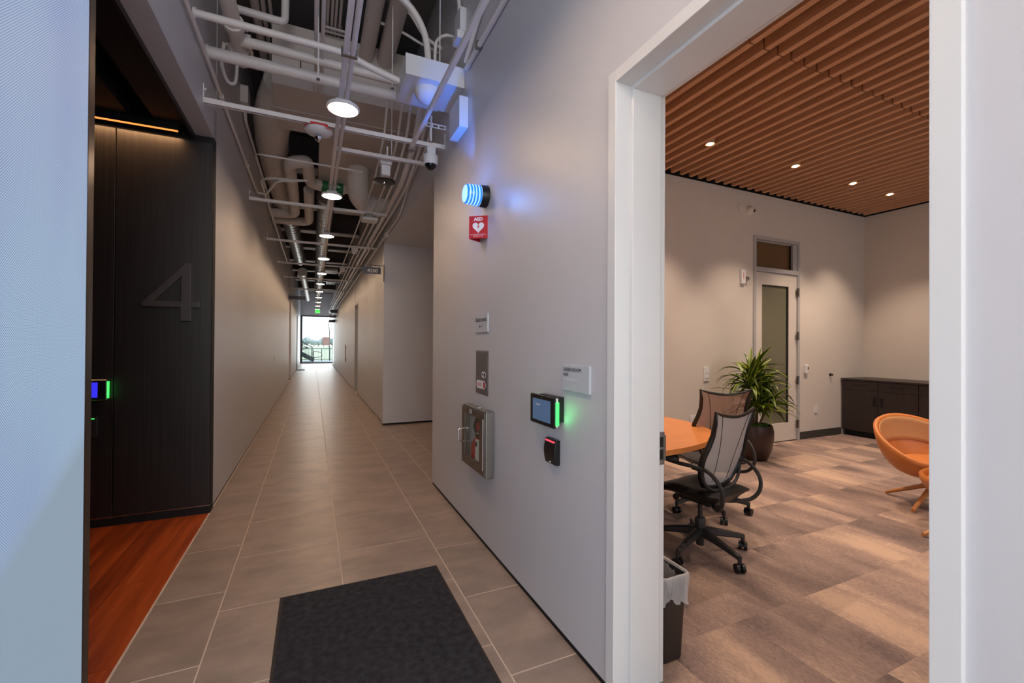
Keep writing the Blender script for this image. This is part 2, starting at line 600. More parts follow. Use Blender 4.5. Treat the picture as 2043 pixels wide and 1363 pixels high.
def build(name, mb, material, parent=None, smooth=False, local=False, label=None, cat=None, group=None, kind=None, bevel=0.0, recentre=True, angle=35, solid=0.0, sub=0):
    vs = [Vector(v) for v in mb.v]
    origin = Vector((0, 0, 0))
    ploc = WORLD.get(parent.name) if parent is not None else None
    if parent is None and not local and recentre:
        xs = [v.x for v in vs]; ys = [v.y for v in vs]; zs = [v.z for v in vs]
        origin = Vector(((min(xs) + max(xs)) / 2, (min(ys) + max(ys)) / 2, min(zs)))
    elif parent is not None and ploc is not None:
        xs = [v.x for v in vs]; ys = [v.y for v in vs]; zs = [v.z for v in vs]
        origin = Vector(((min(xs) + max(xs)) / 2, (min(ys) + max(ys)) / 2, (min(zs) + max(zs)) / 2))
    me = bpy.data.meshes.new(name)
    me.from_pydata([tuple(v - origin) for v in vs], [], mb.f)
    me.update()
    bm = bmesh.new()
    bm.from_mesh(me)
    bmesh.ops.recalc_face_normals(bm, faces=bm.faces)
    bm.to_mesh(me)
    bm.free()
    if smooth:
        for p in me.polygons:
            p.use_smooth = True
        if angle < 180:
            me.set_sharp_from_angle(angle=R(angle))
    me.materials.append(material)
    o = bpy.data.objects.new(name, me)
    COL.objects.link(o)
    if parent is not None:
        o.parent = parent
        if ploc is not None:
            o.location = origin - ploc
            WORLD[o.name] = origin
    else:
        o.location = origin
        WORLD[o.name] = origin
    if solid:
        md = o.modifiers.new('thickness', 'SOLIDIFY')
        md.thickness = solid
        md.offset = 0
    if bevel:
        md = o.modifiers.new('edge', 'BEVEL')
        md.width = bevel
        md.segments = 2
        md.limit_method = 'ANGLE'
    if sub:
        md = o.modifiers.new('round', 'SUBSURF')
        md.levels = sub
        md.render_levels = sub
    tag(o, label, cat, group, kind)
    return o


def tag(o, label=None, cat=None, group=None, kind=None):
    if label:
        o['label'] = label
    if cat:
        o['category'] = cat
    if group:
        o['group'] = group
    if kind:
        o['kind'] = kind
    return o


def thing(name, loc, label, cat, rz=0.0, group=None, world=True):
    o = bpy.data.objects.new(name, None)
    o.empty_display_size = 0.1
    COL.objects.link(o)
    o.location = loc
    o.rotation_euler = (0, 0, rz)
    if world:
        WORLD[o.name] = Vector(loc)
    return tag(o, label, cat, group)


def copy_tree(o, parent=None):
    c = o.copy()
    COL.objects.link(c)
    c.parent = parent
    for ch in list(o.children):
        copy_tree(ch, c)
    return c


def struct(name, mb, material, **k):
    return build(name, mb, material, kind='structure', **k)


def text(name, s, size, material, parent, origin, xdir, ydir, sx_=1.0, extrude=0.0006, align='LEFT', bold=0.0):
    """flat lettering turned into a mesh, laid on a surface at origin along xdir / ydir (world)"""
    c = bpy.data.curves.new(name, 'FONT')
    c.body = s
    c.size = size
    c.extrude = extrude
    c.offset = bold
    c.align_x = align
    c.resolution_u = 3
    tmp = bpy.data.objects.new('tmp', c)
    COL.objects.link(tmp)
    dg = bpy.context.evaluated_depsgraph_get()
    me = bpy.data.meshes.new_from_object(tmp.evaluated_get(dg))
    bpy.data.objects.remove(tmp)
    X = Vector(xdir).normalized()
    Y = Vector(ydir).normalized()
    Z = X.cross(Y)
    mb = MB()
    vs = [Vector(origin) + X * v.co.x * sx_ + Y * v.co.y + Z * v.co.z for v in me.vertices]
    mb.add(vs, [tuple(p.vertices) for p in me.polygons])
    bpy.data.meshes.remove(me)
    return build(name, mb, material, parent)


def lerp(a, b_, t_):
    return a + (b_ - a) * t_


def smooth_path(pts, n=6):
    """Catmull-Rom through the points"""
    P = [Vector(p) for p in pts]
    out = []
    for i in range(len(P) - 1):
        p0 = P[max(i - 1, 0)]; p1 = P[i]; p2 = P[i + 1]; p3 = P[min(i + 2, len(P) - 1)]
        for k in range(n):
            t_ = k / n
            out.append(0.5 * ((2 * p1) + (-p0 + p2) * t_ + (2 * p0 - 5 * p1 + 4 * p2 - p3) * t_ ** 2 + (-p0 + 3 * p1 - 3 * p2 + p3) * t_ ** 3))
    out.append(P[-1])
    return out


def bend_path(pts, rad, n=5):
    """polyline with rounded corners"""
    P = [Vector(p) for p in pts]
    out = [P[0]]
    for i in range(1, len(P) - 1):
        a = (P[i - 1] - P[i]); b_ = (P[i + 1] - P[i])
        r_ = min(rad, a.length * 0.45, b_.length * 0.45)
        s0 = P[i] + a.normalized() * r_
        s1 = P[i] + b_.normalized() * r_
        for k in range(n + 1):
            t_ = k / n
            out.append(s0 * (1 - t_) ** 2 + P[i] * 2 * t_ * (1 - t_) + s1 * t_ ** 2)
    out.append(P[-1])
    return out


# ================================================================== STRUCTURE
XL, XR = -0.785, 1.13
YE = 34.0          # far glass
ZC = 5.0           # deck
XR2 = 1.15

# ---- corridor floor: grout bed with tiles laid on it
fl = struct('floor', MB().box(XL, 3.2, -4.6, YE, -0.12, -0.0008).box(-1.3, XL, 4.62, YE, -0.12, -0.002).box(-5.2, XL, -4.6, 0.4, -0.12, -0.0008), M['grout'])
TW, TL, J = 0.625, 0.6425, 0.0055
cols = [(XL, -0.45, 2.365), (-0.45, 0.175, 2.794), (0.175, 0.80, 2.605), (0.80, XR + 0.02, 2.386), (1.15, 1.425, 2.386), (1.425, 2.05, 2.605), (2.05, 2.675, 2.794), (2.675, 3.2, 2.365)]
tile_mesh = {}
rest = MB()
for ci, (x0, x1, ph) in enumerate(cols):
    k0 = int(math.floor((-4.6 - ph) / TL))
    k = k0
    while True:
        ya, yb = ph + k * TL, ph + (k + 1) * TL
        k += 1
        if ya >= YE:
            break
        if ci >= 4:
            if yb < 4.46 or ya > 7.95:
                continue
            ya, yb = max(ya, 4.44), min(yb, 7.97)
        ya, yb = max(ya, -4.6), min(yb, YE)
        w, l = x1 - x0, yb - ya
        if l < 0.05:
            continue
        if 1.0 < ya < 17.0:
            key = (round(w, 3), round(l, 3))
            if key not in tile_mesh:
                b_ = MB().cbox(-w / 2 + J / 2, w / 2 - J / 2, -l / 2 + J / 2, l / 2 - J / 2, -0.006, 0.0, 0.0012)
                o = build('floor_tile', b_, M['tile'], fl)
                tile_mesh[key] = o.data
                o.location = Vector(((x0 + x1) / 2, (ya + yb) / 2, -0.003)) - WORLD[fl.name]
                zc = o.location.z
            else:
                o = bpy.data.objects.new('floor_tile', tile_mesh[key])
                COL.objects.link(o)
                o.parent = fl
                o.location = Vector(((x0 + x1) / 2, (ya + yb) / 2, -0.003)) - WORLD[fl.name]
        else:
            rest.cbox(x0 + J / 2, x1 - J / 2, ya + J / 2, yb - J / 2, -0.006, 0.0, 0.0012)
ro = build('floor_tiles_beyond', rest, M['tile'], fl, kind='stuff')

# ---- elevator lobby floor of narrow red hardwood boards
fl2 = struct('floor', MB().box(-4.3, XL - 0.002, 1.8, 4.62, -0.12, -0.008), M['black'])
pw = 0.128
for i in range(18):
    x1 = XL - 0.006 - i * pw
    cuts = [1.9, 2.5 + (i * 0.83) % 1.9, 4.6]
    for a_, b2 in zip(cuts[:-1], cuts[1:]):
        build('plank', MB().cbox(x1 - pw + 0.0012, x1, a_ + 0.001, b2 - 0.001, -0.008, 0.001, 0.0008), M['redwood'], fl2)
build('edge_strip', MB().box(XL - 0.006, XL, 1.9, 4.44, -0.01, 0.003), M['grout'], fl2)

# ---- left side: header over the lobby opening, wall beyond it, video wall
WL = struct('wall_left', MB().box(XL - 0.13, XL, 0.44, 4.56, 3.2, 3.615), M['paint'])
struct('wall_left_upper', MB().box(XL - 0.16, XL - 0.006, 0.44, 4.56, 3.615, ZC), M['paint'])
wl2 = MB().box(XL - 0.13, XL, 4.56, 17.6, 0.035, ZC).box(XL - 0.25, XL - 0.13, 17.6, 19.2, 0.0, ZC).box(XL - 0.13, XL, 19.2, 26.0, 0.03, ZC).box(XL - 0.2, XL - 0.06, 26.0, 26.1, 0.0, ZC).box(XL - 0.13, XL - 0.03, 26.1, YE, 0.0, ZC)
struct('wall_left', wl2, M['paint'])
struct('baseboard_left', MB().box(XL - 0.12, XL - 0.012, 4.56, 17.6, 0, 0.035).box(XL - 0.12, XL - 0.01, 19.2, 26.0, 0, 0.03), M['black'])
# far-left door beyond the recess
struct('trim_1', MB().box(XL - 0.02, XL + 0.03, 26.0, 26.06, 0, 2.9), M['bronze'])
# video wall in a dark bronze frame
vw = thing('video_wall', (XL - 0.03, 1.3, 0.0), 'pale blue glowing video wall with tiny dark dots at left edge of the corridor', 'screen')
build('display', MB().box(XL - 0.05, XL - 0.002, 0.5, 2.182, 0.08, 3.2), M['led'], vw)
build('frame', MB().box(XL - 0.12, XL, 2.182, 2.235, 0.0, 3.2).box(XL - 0.12, XL, 0.44, 0.5, 0.0, 3.2).box(XL - 0.12, XL - 0.01, 0.5, 2.182, 0.0, 0.08), M['bronze'], vw, bevel=0.003)
build('cabinet_shell', MB().box(XL - 0.12, XL - 0.055, 0.5, 2.182, 0.08, 3.2), M['black'], vw)

# ---- lobby: dark panelled wall with the floor number, dark ribbed ceiling
dw = struct('wall_lobby', MB().box(-4.2, XL - 0.0, 4.456, 4.558, 0.0, 3.45), M['black'])
px_ = [-4.2, -3.83, -2.63, -1.43, XL - 0.003]
for a_, b2 in zip(px_[:-1], px_[1:]):
    build('panel', MB().cbox(a_ + 0.004, b2 - 0.001, 4.435, 4.456, 0.075, 3.14, 0.0025), M['darkwood'], dw)
build('base_trim', MB().box(-4.2, XL - 0.002, 4.437, 4.456, 0.0, 0.066), M['black'], dw)
build('metal_reveal', MB().box(-4.2, XL - 0.002, 4.431, 4.456, 0.066, 0.0745), M['steel'], dw)
struct('wall_lobby_back', MB().box(-4.3, -4.2, 1.9, 4.56, 0, 3.6), M['darkwood'])
struct('wall_lobby_side', MB().box(-4.3, XL - 0.13, 1.8, 1.9, 0, 3.6), M['darkwood'])
struct('wall_lobby_entrance', MB().box(-5.2, XL - 0.12, 0.42, 0.5, 0, ZC), M['paint'])
struct('ceiling', MB().box(-5.2, -1.1, -4.6, 0.5, ZC, ZC + 0.1), M['deck'])
lc = struct('ceiling', MB().box(-4.3, XL - 0.005, 1.8, 4.6, 3.42, 3.6), M['black'])
for i in range(9):
    xx = XL - 0.16 - i * 0.36
    build('slat', MB().box(xx - 0.20, xx, 1.9, 4.30, 3.2, 3.40), M['darkwood'], lc)
build('edge_panel', MB().box(XL - 0.15, XL - 0.13, 1.9, 4.43, 3.16, 3.42), M['darkwood'], lc)
# strip light above the panelled wall
sl = thing('strip_light', (-2.3, 4.3, 3.2), 'thin glowing orange strip light above the dark panelled wall', 'strip light')
build('housing', MB().box(-4.1, -0.99, 4.285, 4.335, 3.145, 3.2), M['black'], sl)
build('glowing_lens', MB().box(-4.1, -1.0, 4.288, 4.305, 3.138, 3.146), M['strip'], sl)
area_light('strip_light_glow', (-2.55, 4.37, 3.17), (R(24), 0, 0), 3.05, 0.02, 9.0, (1.0, 0.55, 0.25), 120)

# ---- the raised figure 4
n4 = thing('floor_number', (-1.0, 4.43, 1.62), 'large dark raised numeral 4 on the dark panelled wall', 'sign')
c4 = bpy.data.curves.new('numeral', 'CURVE')
c4.dimensions = '2D'
c4.fill_mode = 'BOTH'
c4.extrude = 0.011
c4.bevel_depth = 0.004
c4.bevel_resolution = 1
for ring in ([(-0.993, 1.626), (-0.929, 1.626), (-0.929, 1.739), (-0.866, 1.739), (-0.866, 1.781), (-0.929, 1.781), (-0.929, 2.101), (-0.960, 2.101), (-1.246, 1.766), (-1.246, 1.739), (-0.993, 1.739)],
             [(-1.178, 1.781), (-0.989, 1.781), (-0.989, 2.003)]):
    sp4 = c4.splines.new('POLY')
    sp4.points.add(len(ring) - 1)
    for q, (x, z) in enumerate(ring):
        sp4.points[q].co = (x, z, 0, 1)
    sp4.use_cyclic_u = True
tmp = bpy.data.objects.new('tmp', c4)
COL.objects.link(tmp)
me = bpy.data.meshes.new_from_object(tmp.evaluated_get(bpy.context.evaluated_depsgraph_get()))
bpy.data.objects.remove(tmp)
build('numeral', MB().add([(v.co.x, 4.418 - v.co.z, v.co.y) for v in me.vertices], [tuple(p.vertices) for p in me.polygons]), mat('graphite_numeral', (70, 67, 68), 0.32), n4)

# ---- right wall with the doorway
DY0, DY1, DZ = 0.448, 1.445, 2.526      # doorway opening
XI = 1.37                                # room side of the wall
wr = MB()
wr.box(XR, XI, 1.47, 4.45, 0.03, ZC).box(XR, XI, -4.6, 0.42, 0.03, ZC).box(XR, XI, 0.42, 1.47, DZ + 0.03, ZC)
WR = struct('wall_right', wr, M['paint'])
struct('baseboard_right', MB().box(XR + 0.006, XI - 0.01, 1.47, 4.444, 0, 0.03).box(XR + 0.012, XI - 0.01, -4.6, 0.42, 0, 0.03), M['black'])
# door frame
df = MB()
jd = [(DY1, DY1 + 0.052), (DY0 - 0.052, DY0)]
df.box(XR - 0.012, 1.384, DY1, DY1 + 0.05, 0, DZ + 0.05)
df.box(XR - 0.012, 1.384, DY0 - 0.05, DY0, 0, DZ + 0.05)
df.box(XR - 0.012, 1.384, DY0, DY1, DZ, DZ + 0.05)
d1 = struct('door_1', df, M['trimwhite'], bevel=0.002)
st = MB()
st.box(1.195, 1.345, DY1 - 0.016, DY1, 0, DZ).box(1.195, 1.345, DY0, DY0 + 0.016, 0, DZ).box(1.195, 1.345, DY0 + 0.016, DY1 - 0.016, DZ - 0.016, DZ)
build('door_stop', st, M['trimwhite'], d1, bevel=0.002)
sp_ = MB()
sp_.box(1.356, 1.384, DY1 - 0.0025, DY1, 0.935, 0.955).box(1.356, 1.384, DY1 - 0.0025, DY1, 1.055, 1.075).box(1.378, 1.386, DY1 - 0.0025, DY1, 0.955, 1.055).box(1.356, 1.378, DY1 - 0.0025, DY1, 1.0, 1.008).box(1.3855, 1.392, DY1 - 0.0025, DY1 + 0.01, 0.95, 1.06)
stp = build('strike_plate', sp_, M['galv'], d1, label='metal strike plate with two dark slots')
build('slot', MB().box(1.358, 1.378, DY1 - 0.0012, DY1, 0.956, 0.999).box(1.358, 1.378, DY1 - 0.0012, DY1, 1.009, 1.054), M['black'], stp)
for zz in (0.945, 1.065):
    build('screw', MB().cyl((1.366, DY1 - 0.004, zz), (1.366, DY1 - 0.002, zz), 0.005, 10), M['chrome'], stp)

# ---- alcove (restroom recess) on the right, wall beyond it, dropped alcove ceiling
al = MB()
al.box(XR, 3.3, 7.95, 8.1, 0.035, 3.25)            # its far wall
al.box(3.2, 3.3, 4.45, 7.95, 0.0, 3.25)
struct('wall_alcove', al, M['paint'])
struct('baseboard_alcove', MB().box(XR + 0.012, 3.25, 7.962, 8.08, 0, 0.035), M['black'])
struct('wall_header', MB().box(XR, XI, 4.45, 8.1, 3.2, ZC), M['paint'])
struct('ceiling', MB().box(XI, 3.3, 4.45, 8.1, 3.2, 3.3), M['paint'])
struct('wall_alcove_side', MB().box(XI, 3.3, 4.452, 4.47, 0.0, 3.2), M['paint'])

# far right wall of tall panels with a recessed door
wr2 = MB().box(XR2 + 0.014, XR2 + 0.2, 8.1, 13.0, 0.03, ZC).box(XR2 + 0.014, XR2 + 0.2, 13.0, 14.0, 2.62, ZC).box(XR2 + 0.014, XR2 + 0.2, 14.0, 28.6, 0.03, ZC).box(XR2 + 0.15, XR2 + 0.35, 28.6, YE, 0.0, ZC)
wrf = struct('wall_right', wr2, M['paint'])
ys = [8.1] + [8.1 + 1.225 * k for k in range(1, 4)] + [12.99]
ys2 = [14.0 + 1.225 * k for k in range(0, 12)] + [28.6]
for ysq in (ys, ys2):
    for a_, b2 in zip(ysq[:-1], ysq[1:]):
        if b2 - a_ > 0.05:
            build('panel', MB().cbox(XR2, XR2 + 0.014, a_ + 0.003, b2 - 0.003, 0.03, 4.3, 0.0015), M['paint'], wrf)
struct('baseboard_right', MB().box(XR2 + 0.02, XR2 + 0.15, 8.1, 13.0, 0, 0.03).box(XR2 + 0.02, XR2 + 0.15, 14.0, 28.6, 0, 0.03), M['black'])
d3 = struct('door_3', MB().box(XR2 + 0.11, XR2 + 0.15, 13.05, 13.95, 0.01, 2.57), M['paint'])
build('frame', MB().box(XR2 - 0.004, XR2 + 0.15, 13.0, 13.05, 0, 2.62).box(XR2 - 0.004, XR2 + 0.15, 13.95, 14.0, 0, 2.62).box(XR2 - 0.004, XR2 + 0.15, 13.05, 13.95, 2.57, 2.62), M['trimgrey'], d3)
build('door_handle', MB().tube([(XR2 + 0.11, 13.14, 1.0), (XR2 + 0.05, 13.14, 1.0), (XR2 + 0.05, 13.26, 1.0)], 0.01, 8), M['steel'], d3)
struct('trim_2', MB().box(XR2 - 0.0, XR2 + 0.15, 28.6, 28.75, 0.1, 4.3), M['cabinet'])
ph = thing('pull_handle', (XR2 - 0.05, 17.3, 0.75), 'long vertical steel pull handle on the far right corridor wall', 'handle')
build('bar', MB().cyl((XR2 - 0.05, 17.3, 0.75), (XR2 - 0.05, 17.3, 1.38), 0.016, 10), M['steel'], ph, smooth=True)
for zz in (0.85, 1.28):
    build('standoff', MB().cyl((XR2 - 0.05, 17.3, zz), (XR2, 17.3, zz), 0.01, 8), M['steel'], ph, smooth=True)

# ---- end wall with the big window
WX0, WX1, WZ0, WZ1 = -0.77, 1.46, 0.05, 3.37
ew = MB().box(-1.1, 1.7, YE, YE + 0.2, WZ1, ZC).box(-1.1, WX0, YE, YE + 0.2, 0, WZ1).box(WX1, 1.7, YE, YE + 0.2, 0, WZ1)
struct('wall_end', ew, M['paint'])
wf = MB().box(WX0, WX1, YE - 0.03, YE + 0.06, 0.0, 0.07).box(WX0, WX1, YE - 0.03, YE + 0.06, WZ1 - 0.07, WZ1).box(WX0, WX0 + 0.09, YE - 0.03, YE + 0.06, 0.07, WZ1 - 0.07).box(WX1 - 0.17, WX1, YE - 0.03, YE + 0.06, 0.07, WZ1 - 0.07)
w1 = struct('window_1', wf, M['darkgrey'])
build('pane', MB().box(WX0 + 0.09, WX1 - 0.17, YE + 0.01, YE + 0.02, 0.07, WZ1 - 0.07), M['glass'], w1)

# ---- ceiling deck over the corridor
struct('ceiling', MB().box(-1.1, 1.7, -4.6, YE + 0.2, ZC, ZC + 0.1), M['deck'])
dk_b = thing('deck_beam', (0.2, 3.0, 4.75), 'dark grey beam crossing under the deck, nearest the camera', 'beam')
build('flange', MB().box(XL, XR, 2.7, 2.9, 4.72, 4.74), M['deck'], dk_b)
build('web', MB().box(XL, XR, 2.79, 2.81, 4.74, ZC), M['deck'], dk_b)
ordn = ['second', 'third', 'fourth', 'fifth', 'sixth', 'seventh', 'eighth', 'ninth', 'tenth', 'eleventh']
for i, yy in enumerate((8.35, 10.6, 12.9, 15.2, 17.6, 20.0, 23.0, 26.5)):
    t_ = thing('cross_beam', (0.2, yy, 4.42), 'grey cross beam under the corridor deck, %s from the camera' % (['first', *ordn][i]), 'beam')
    build('flange', MB().box(XL, XR2, yy - 0.16, yy + 0.16, 4.42, 4.45), M['duct'], t_)
    build('web', MB().box(XL, XR2, yy - 0.015, yy + 0.015, 4.45, ZC - 0.001), M['deck'], t_)

# ================================================================== GREEN ROOM
RX, RY, RZ = 8.61, 4.31, 3.668
fr_ = struct('floor', MB().box(1.38, RX, -3.0, RY + 0.12, -0.12, -0.006), M['basebrd'])
struct('trim_3', MB().box(XR + 0.0, 1.38, DY0, DY1, -0.02, 0.0015), M['galv'])
CT = 0.524
cmesh = None
rest = MB()
for j in range(-8, 7):
    y0 = 1.075 + j * CT
    y1 = y0 + CT
    xph = 2.33 if j % 2 != 0 else 2.06
    if y0 >= RY:
        break
    for i in range(-3, 14):
        x0 = xph + i * CT
        x1 = x0 + CT
        a_, b2, c_, d_ = max(x0, 1.38), min(x1, RX), max(y0, -3.0), min(y1, RY)
        if b2 - a_ < 0.02 or d_ - c_ < 0.02:
            continue
        # seen through the doorway: beyond the sight line of the near jamb
        if d_ > 0.5 and not (a_ > 5.6 and d_ < 1.2):
            full = abs(b2 - a_ - CT) < 1e-3 and abs(d_ - c_ - CT) < 1e-3
            if full and cmesh:
                o = bpy.data.objects.new('carpet_tile', cmesh)
                COL.objects.link(o)
                o.parent = fr_
            else:
                w, l = b2 - a_, d_ - c_
                mb_ = MB().cbox(-w / 2 + .0003, w / 2 - .0003, -l / 2 + .0003, l / 2 - .0003, -0.005, 0.0, 0.0005)
                o = build('carpet_tile', mb_, M['carpet'], fr_)
                if full:
                    cmesh = o.data
            o.location = Vector(((a_ + b2) / 2, (c_ + d_) / 2, -0.0025)) - WORLD[fr_.name]
        else:
            rest.cbox(a_ + .0008, b2 - .0008, c_ + .0008, d_ - .0008, -0.005, 0.0, 0.0015)
build('carpet_tiles_beyond', rest, M['carpet'], fr_, kind='stuff')

DX0, DX1, DZ2 = 5.80, 6.845, 3.055
wb = MB().box(1.37, DX0, RY, RY + 0.13, 0, RZ).box(DX1, RX + 0.1, RY, RY + 0.13, 0, RZ).box(DX0, DX1, RY, RY + 0.13, DZ2, RZ)
struct('wall_back', wb, M['paint_room'])
struct('wall_far', MB().box(RX, RX + 0.1, -3.0, RY, 0, RZ), M['paint_room'])
struct('wall_room_near', MB().box(XI, XI + 0.01, 1.5, RY, 0, RZ).box(XI, XI + 0.01, -3.0, 0.395, 0, RZ).box(XI, XI + 0.01, 0.395, 1.5, 2.58, RZ), M['paint_room'])
struct('wall_room_front', MB().box(XI, 3.0, -3.1, -3.0, 0, RZ).box(7.0, RX, -3.1, -3.0, 0, RZ).box(3.0, 7.0, -3.1, -3.0, 0, 0.9).box(3.0, 7.0, -3.1, -3.0, 3.1, RZ), M['paint_room'])
struct('baseboard_back', MB().box(XI + 0.01, DX0, RY - 0.012, RY, 0, 0.115).box(DX1, 7.93, RY - 0.012, RY, 0, 0.115), M['basebrd'])
struct('baseboard_far', MB().box(RX - 0.012, RX, -3.0, 0.4, 0, 0.115), M['basebrd'])
ce = struct('ceiling', MB().box(XI, RX + 0.1, -3.1, RY + 0.13, 4.1, 4.2).box(XI, XI + 0.01, -3.0, RY, RZ + 0.001, 4.1).box(XI, RX + 0.1, RY + 0.02, RY + 0.13, RZ + 0.001, 4.1).box(RX + 0.02, RX + 0.1, -3.0, RY, RZ + 0.001, 4.1).box(XI, RX, -3.1, -3.0, RZ + 0.001, 4.1), M['plenum'])
for k in range(-13, 32):
    xx = 3.514 + 0.1585 * k
    for (a_, b2) in ((-2.95, 2.168), (2.182, 4.238)):
        if k == -13:
            shape = MB().box(xx, xx + 0.052, a_, b2, 3.66, 3.82)
            o = build('baffle', shape, M['baffle'], ce)
            if a_ < 0:
                bm1, off1 = o.data, o.location.copy()
            else:
                bm2, off2 = o.data, o.location.copy()
        else:
            o = bpy.data.objects.new('baffle', bm1 if a_ < 0 else bm2)
            COL.objects.link(o)
            o.parent = ce
            o.location = (off1 if a_ < 0 else off2) + Vector((0.1585 * (k + 13), 0, 0))

struct('wall_behind_door', MB().box(DX0 - 0.4, DX1 + 0.4, RY + 1.2, RY + 1.25, -0.02, 3.3).box(DX0 - 0.45, DX0 - 0.4, RY + 0.13, RY + 1.25, -0.02, 3.3).box(DX1 + 0.4, DX1 + 0.45, RY + 0.13, RY + 1.25, -0.02, 3.3).box(DX0 - 0.45, DX1 + 0.45, RY + 0.13, RY + 1.25, 3.3, 3.35).box(DX0 - 0.45, DX1 + 0.45, RY + 0.13, RY + 1.25, -0.07, -0.02), M['paint_room'])
# room door in the back wall
d2 = MB()
d2.box(DX0, DX0 + 0.05, RY - 0.02, RY + 0.12, 0, DZ2).box(DX1 - 0.05, DX1, RY - 0.02, RY + 0.12, 0, DZ2).box(DX0 + .05, DX1 - .05, RY - 0.02, RY + 0.12, DZ2 - 0.05, DZ2).box(DX0 + .05, DX1 - .05, RY - 0.02, RY + 0.12, 2.535, 2.60)
dd = struct('door_2', d2, M['trimgrey'], bevel=0.002)
ly0, ly1 = RY + 0.0, RY + 0.045
lf = MB().box(DX0 + .053, 5.995, ly0, ly1, 0.012, 2.53).box(6.60, DX1 - .053, ly0, ly1, 0.012, 2.53).box(5.995, 6.60, ly0, ly1, 0.012, 0.28).box(5.995, 6.60, ly0, ly1, 2.35, 2.53)
lfo = build('door_leaf', lf, M['paint_room'], dd)
build('frosted_glass', MB().box(5.995, 6.60, ly0 + .018, ly0 + .026, 0.28, 2.35), M['blind'], lfo)
build('glazing_bead', MB().box(6.575, 6.60, ly0 + .004, ly0 + .018, 0.28, 2.35).box(5.995, 6.60, ly0 + .004, ly0 + .018, 2.335, 2.35), M['black'], lfo)
build('transom_glass', MB().box(DX0 + .05, DX1 - .05, RY + 0.05, RY + 0.056, 2.60, DZ2 - 0.05), M['transom'], dd)
build('transom_stop', MB().box(6.70, DX1 - .05, RY + 0.0, RY + 0.05, 2.60, DZ2 - .05).box(DX0 + .05, 6.70, RY + .03, RY + .05, DZ2 - .068, DZ2 - .05), M['trimgrey'], dd)
build('transom_gasket', MB().box(6.685, 6.70, RY + 0.03, RY + 0.05, 2.60, DZ2 - .068), M['black'], dd)
for zz in (2.27, 1.6, 0.92, 0.25):
    build('hinge', MB().cyl((DX1 - 0.052, RY - 0.026, zz - 0.065), (DX1 - 0.052, RY - 0.026, zz + 0.065), 0.011, 10).box(DX1 - 0.085, DX1 - 0.02, RY - 0.022, RY - 0.0195, zz - 0.06, zz + 0.06), M['steeldark'], dd)

# ================================================================== ROOM FURNITURE
# ---- sideboard along the far wall
cx0, cx1 = 7.93, RX - 0.001
cb = thing('sideboard', (8.27, 2.1, 0), 'long dark wood sideboard with doors and drawers along the far wall', 'cabinet')
mods = [4.29, 3.79, 3.29, 2.79, 2.29, 1.79, 1.29, 0.79]
build('body', MB().box(cx0 + 0.02, cx1, 0.79, 4.29, 0.09, 0.90), M['cabinet'], cb)
build('plinth', MB().box(cx0 + 0.07, cx1, 0.82, 4.28, 0.0, 0.09), M['black'], cb)
build('worktop', MB().box(cx0 - 0.015, cx1, 0.77, 4.30, 0.90, 0.925), M['cabinet'], cb, bevel=0.002)
for k in range(7):
    y1_, y0_ = mods[k], mods[k + 1]
    dr = build('drawer', MB().box(cx0, cx0 + 0.02, y0_ + 0.003, y1_ - 0.003, 0.75, 0.893), M['cabinet'], cb, bevel=0.0015)
    ym = (y0_ + y1_) / 2
    build('drawer_pull', MB().box(cx0 - 0.02, cx0 - 0.012, ym - 0.08, ym + 0.08, 0.825, 0.836).box(cx0 - 0.012, cx0, ym - 0.08, ym - 0.07, 0.825, 0.836).box(cx0 - 0.012, cx0, ym + 0.07, ym + 0.08, 0.825, 0.836), M['black'], dr)
    do = build('door', MB().box(cx0, cx0 + 0.02, y0_ + 0.003, y1_ - 0.003, 0.095, 0.744), M['cabinet'], cb, bevel=0.0015)
    yh = y0_ + 0.045 if k % 2 == 0 else y1_ - 0.045
    build('handle', MB().box(cx0 - 0.022, cx0 - 0.014, yh - 0.014, yh + 0.014, 0.515, 0.65).box(cx0 - 0.014, cx0, yh - 0.012, yh + 0.012, 0.515, 0.525).box(cx0 - 0.014, cx0, yh - 0.012, yh + 0.012, 0.64, 0.65), M['black'], do)

# ---- wall items in the room
def plate_y(name, x, z, w, h, label, cat, mat_=None, d=0.012):
    """small device on the back wall of the room"""
    t_ = thing(name, (x, RY, z - h / 2), label, cat)
    build('cover_plate', MB().cbox(x - w / 2, x + w / 2, RY - d, RY, z - h / 2, z + h / 2, 0.002), mat_ or M['whiteplastic'], t_)
    return t_


sw = plate_y('light_switch', 4.87, 1.06, 0.10, 0.19, 'white light switch on the wall left of the potted plant', 'light switch')
build('rocker', MB().box(4.845, 4.895, RY - 0.018, RY - 0.012, 1.0, 1.055).box(4.845, 4.895, RY - 0.018, RY - 0.012, 1.065, 1.12), M['whiteplastic'], sw, bevel=0.002)
plo = plate_y('wall_outlet', 4.65, 0.45, 0.16, 0.13, 'white wall outlet above the table edge behind the mesh chair', 'outlet')
build('socket', MB().box(4.60, 4.64, RY - 0.015, RY - 0.012, 0.41, 0.49).box(4.66, 4.70, RY - 0.015, RY - 0.012, 0.41, 0.49), M['whiteplastic'], plo)
th_ = plate_y('thermostat', 7.01, 1.09, 0.085, 0.125, 'white thermostat with dark screen right of the room door', 'thermostat', d=0.03)
build('display', MB().box(7.02, 7.046, RY - 0.032, RY - 0.03, 1.085, 1.12), M['blackplastic'], th_)
kn = thing('door_stop_knob', (7.644, RY, 0.96), 'small bronze round door stop on the wall above the sideboard end', 'door stop')
build('base', MB().lathe([(0.026, 0), (0.026, -0.008), (0.014, -0.012)], 16, (7.644, RY, 0.985), 'Y'), M['bronze'], kn, smooth=True)
